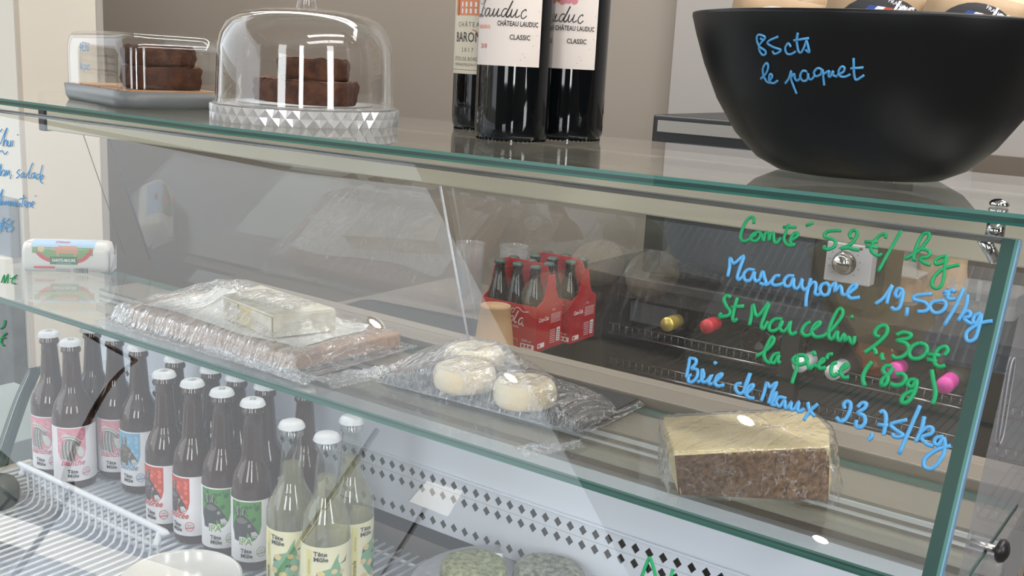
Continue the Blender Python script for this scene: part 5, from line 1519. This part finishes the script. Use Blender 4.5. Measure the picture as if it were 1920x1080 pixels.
# --- oven on the fridge
ov = empty('countertop_oven', (-.79, 2.17, ZFt+.0005), 'black countertop oven with steel strip and round dial', 'oven')
def opart(mb, name, mat, **k):
    o = mb.build(name, mat, ov, **k); o.location = -Vector(ov.location); return o
oz = -.4415
opart(MB().box((-1.034, 1.96, oz+.012), (-.668, 2.40, -.097)).box((-.667, 1.962, oz+.012), (-.53, 2.09, -.097)), 'oven_body', M_black, bevel=.006, seg=3)
opart(MB().box((-1.025, 1.985, oz), (-.99, 2.02, oz+.013)).box((-.57, 1.985, oz), (-.54, 2.02, oz+.013)).box((-1.02, 2.35, oz), (-.99, 2.38, oz+.013)).box((-.71, 2.35, oz), (-.68, 2.38, oz+.013)), 'oven_feet', M_dark)
opart(MB().box((-1.018, 1.953, -.131), (-.64, 1.961, -.108)), 'steel_strip', pbr('dull_steel_strip', srgb(150, 146, 140), .35, metal=.3))
opart(MB().box((-.985, 1.955, -.40), (-.665, 1.961, -.150)), 'door_window', pbr('smoked_window', srgb(56, 58, 62), .1))
pc = (ony(1552, 463, 1.93) + ony(1628, 533, 1.93))/2
cpn = opart(MB().box((pc.x-.043, 1.93, pc.z-.034), (pc.x+.043, 1.962, pc.z+.040)), 'control_panel', pbr('pale_grey_panel', srgb(176, 176, 182), .4), bevel=.002)
kc = ony(1583, 493, 1.93)
k_ = MB().lathe([(.0205, 0), (.0200, .004), (.0175, .005), (.0168, .020), (.0150, .0225), (.0001, .0228)], 36, M=Matrix.Rotation(math.radians(90), 4, 'X')).build('dial_knob', M_chrome, cpn); k_.location = (kc.x, 1.93, kc.z)
MB().lathe([(.0222, 0), (.0215, .003), (.0205, .003)], 36, M=Matrix.Rotation(math.radians(90), 4, 'X')).build('dial_skirt', M_dark, cpn).location = (kc.x, 1.93, kc.z)
ar = Art(flat_map((kc.x, 1.9296, kc.z), (1, 0, 0), (0, 0, 1)))
for k in range(11):
    a_ = math.radians(225 - 27*k); ar.stroke([(.0275*math.cos(a_), .0275*math.sin(a_)), (.0305*math.cos(a_), .0305*math.sin(a_))], .0012, M_black_ink, 0, 1)
ar.disc(.028, .030, .0028, paper('dark_red_lamp', 110, 30, 36), 0, 12)
ar.build('dial_marks', cpn)
MB().box((kc.x-.0008, 1.906, kc.z+.004), (kc.x+.0008, 1.9075, kc.z+.015)).build('dial_pointer', M_black_ink, cpn)
# --- things at the right on the fridge
Yi = 2.22
q = ony(1665, 546, Yi)
tub2 = empty('bread_tub', (q.x, Yi, ZFt+.0005), 'clear tub with toasted bread on the fridge top', 'tub')
MB().prism(rrect(-.075, -.09, .075, .09, .02), 0, .055).build('tub_walls', thin('tub_plastic', (.9,.9,.9), .08, haze=.15), tub2)
MB().box((-.078, -.093, .055), (.078, .093, .060)).build('tub_lid', thin('tub_lid_plastic', (.9,.9,.9), .10, haze=.25), tub2, bevel=.002)
br = MB().prism(rrect(-.066, -.080, .066, .080, .018), .004, .040).build('bread', pbr('toast', srgb(206, 172, 122), .8, col2=srgb(176, 120, 76), noise_amt=1, noise_scale=12), None, bevel=.006)
br.location = (q.x, Yi, ZFt+.001); tag(br, 'toasted bread loaf inside the clear tub', 'bread')
q = ony(1765, 520, Yi+.02)
bag = MB()
bag.grid(lambda u, v: (.055*math.cos(2*math.pi*u)*(1-.25*v) + .004*noise.noise(Vector((u*9, v*5, 1))), .04*math.sin(2*math.pi*u)*(1-.4*v), .145*v), 32, 10)
o = bag.build('paper_bag', M_kraft, None, fix=False); o.location = (q.x, Yi+.02, ZFt+.0008); tag(o, 'brown paper bag standing right of the bread tub', 'bag')
q = ony(1850, 560, Yi)
bx2 = empty('clear_tray', (q.x, Yi, ZFt+.0005), 'clear ribbed plastic trays right of the paper bag', 'tray')
MB().prism(rrect(-.065, -.08, .065, .08, .02), 0, .045).build('tray_body', bpy.data.materials['tub_plastic'], bx2)
for k in range(5): MB().box((-.055+k*.025, -.082, .03), (-.047+k*.025, -.079, .07)).build('rib', bpy.data.materials['tub_lid_plastic'], bx2)
struct('trim_6', MB().box((-.50, 2.435, ZFt), (.62, 2.458, -.15)), pbr('brown_splashback', srgb(98, 88, 78), .5))
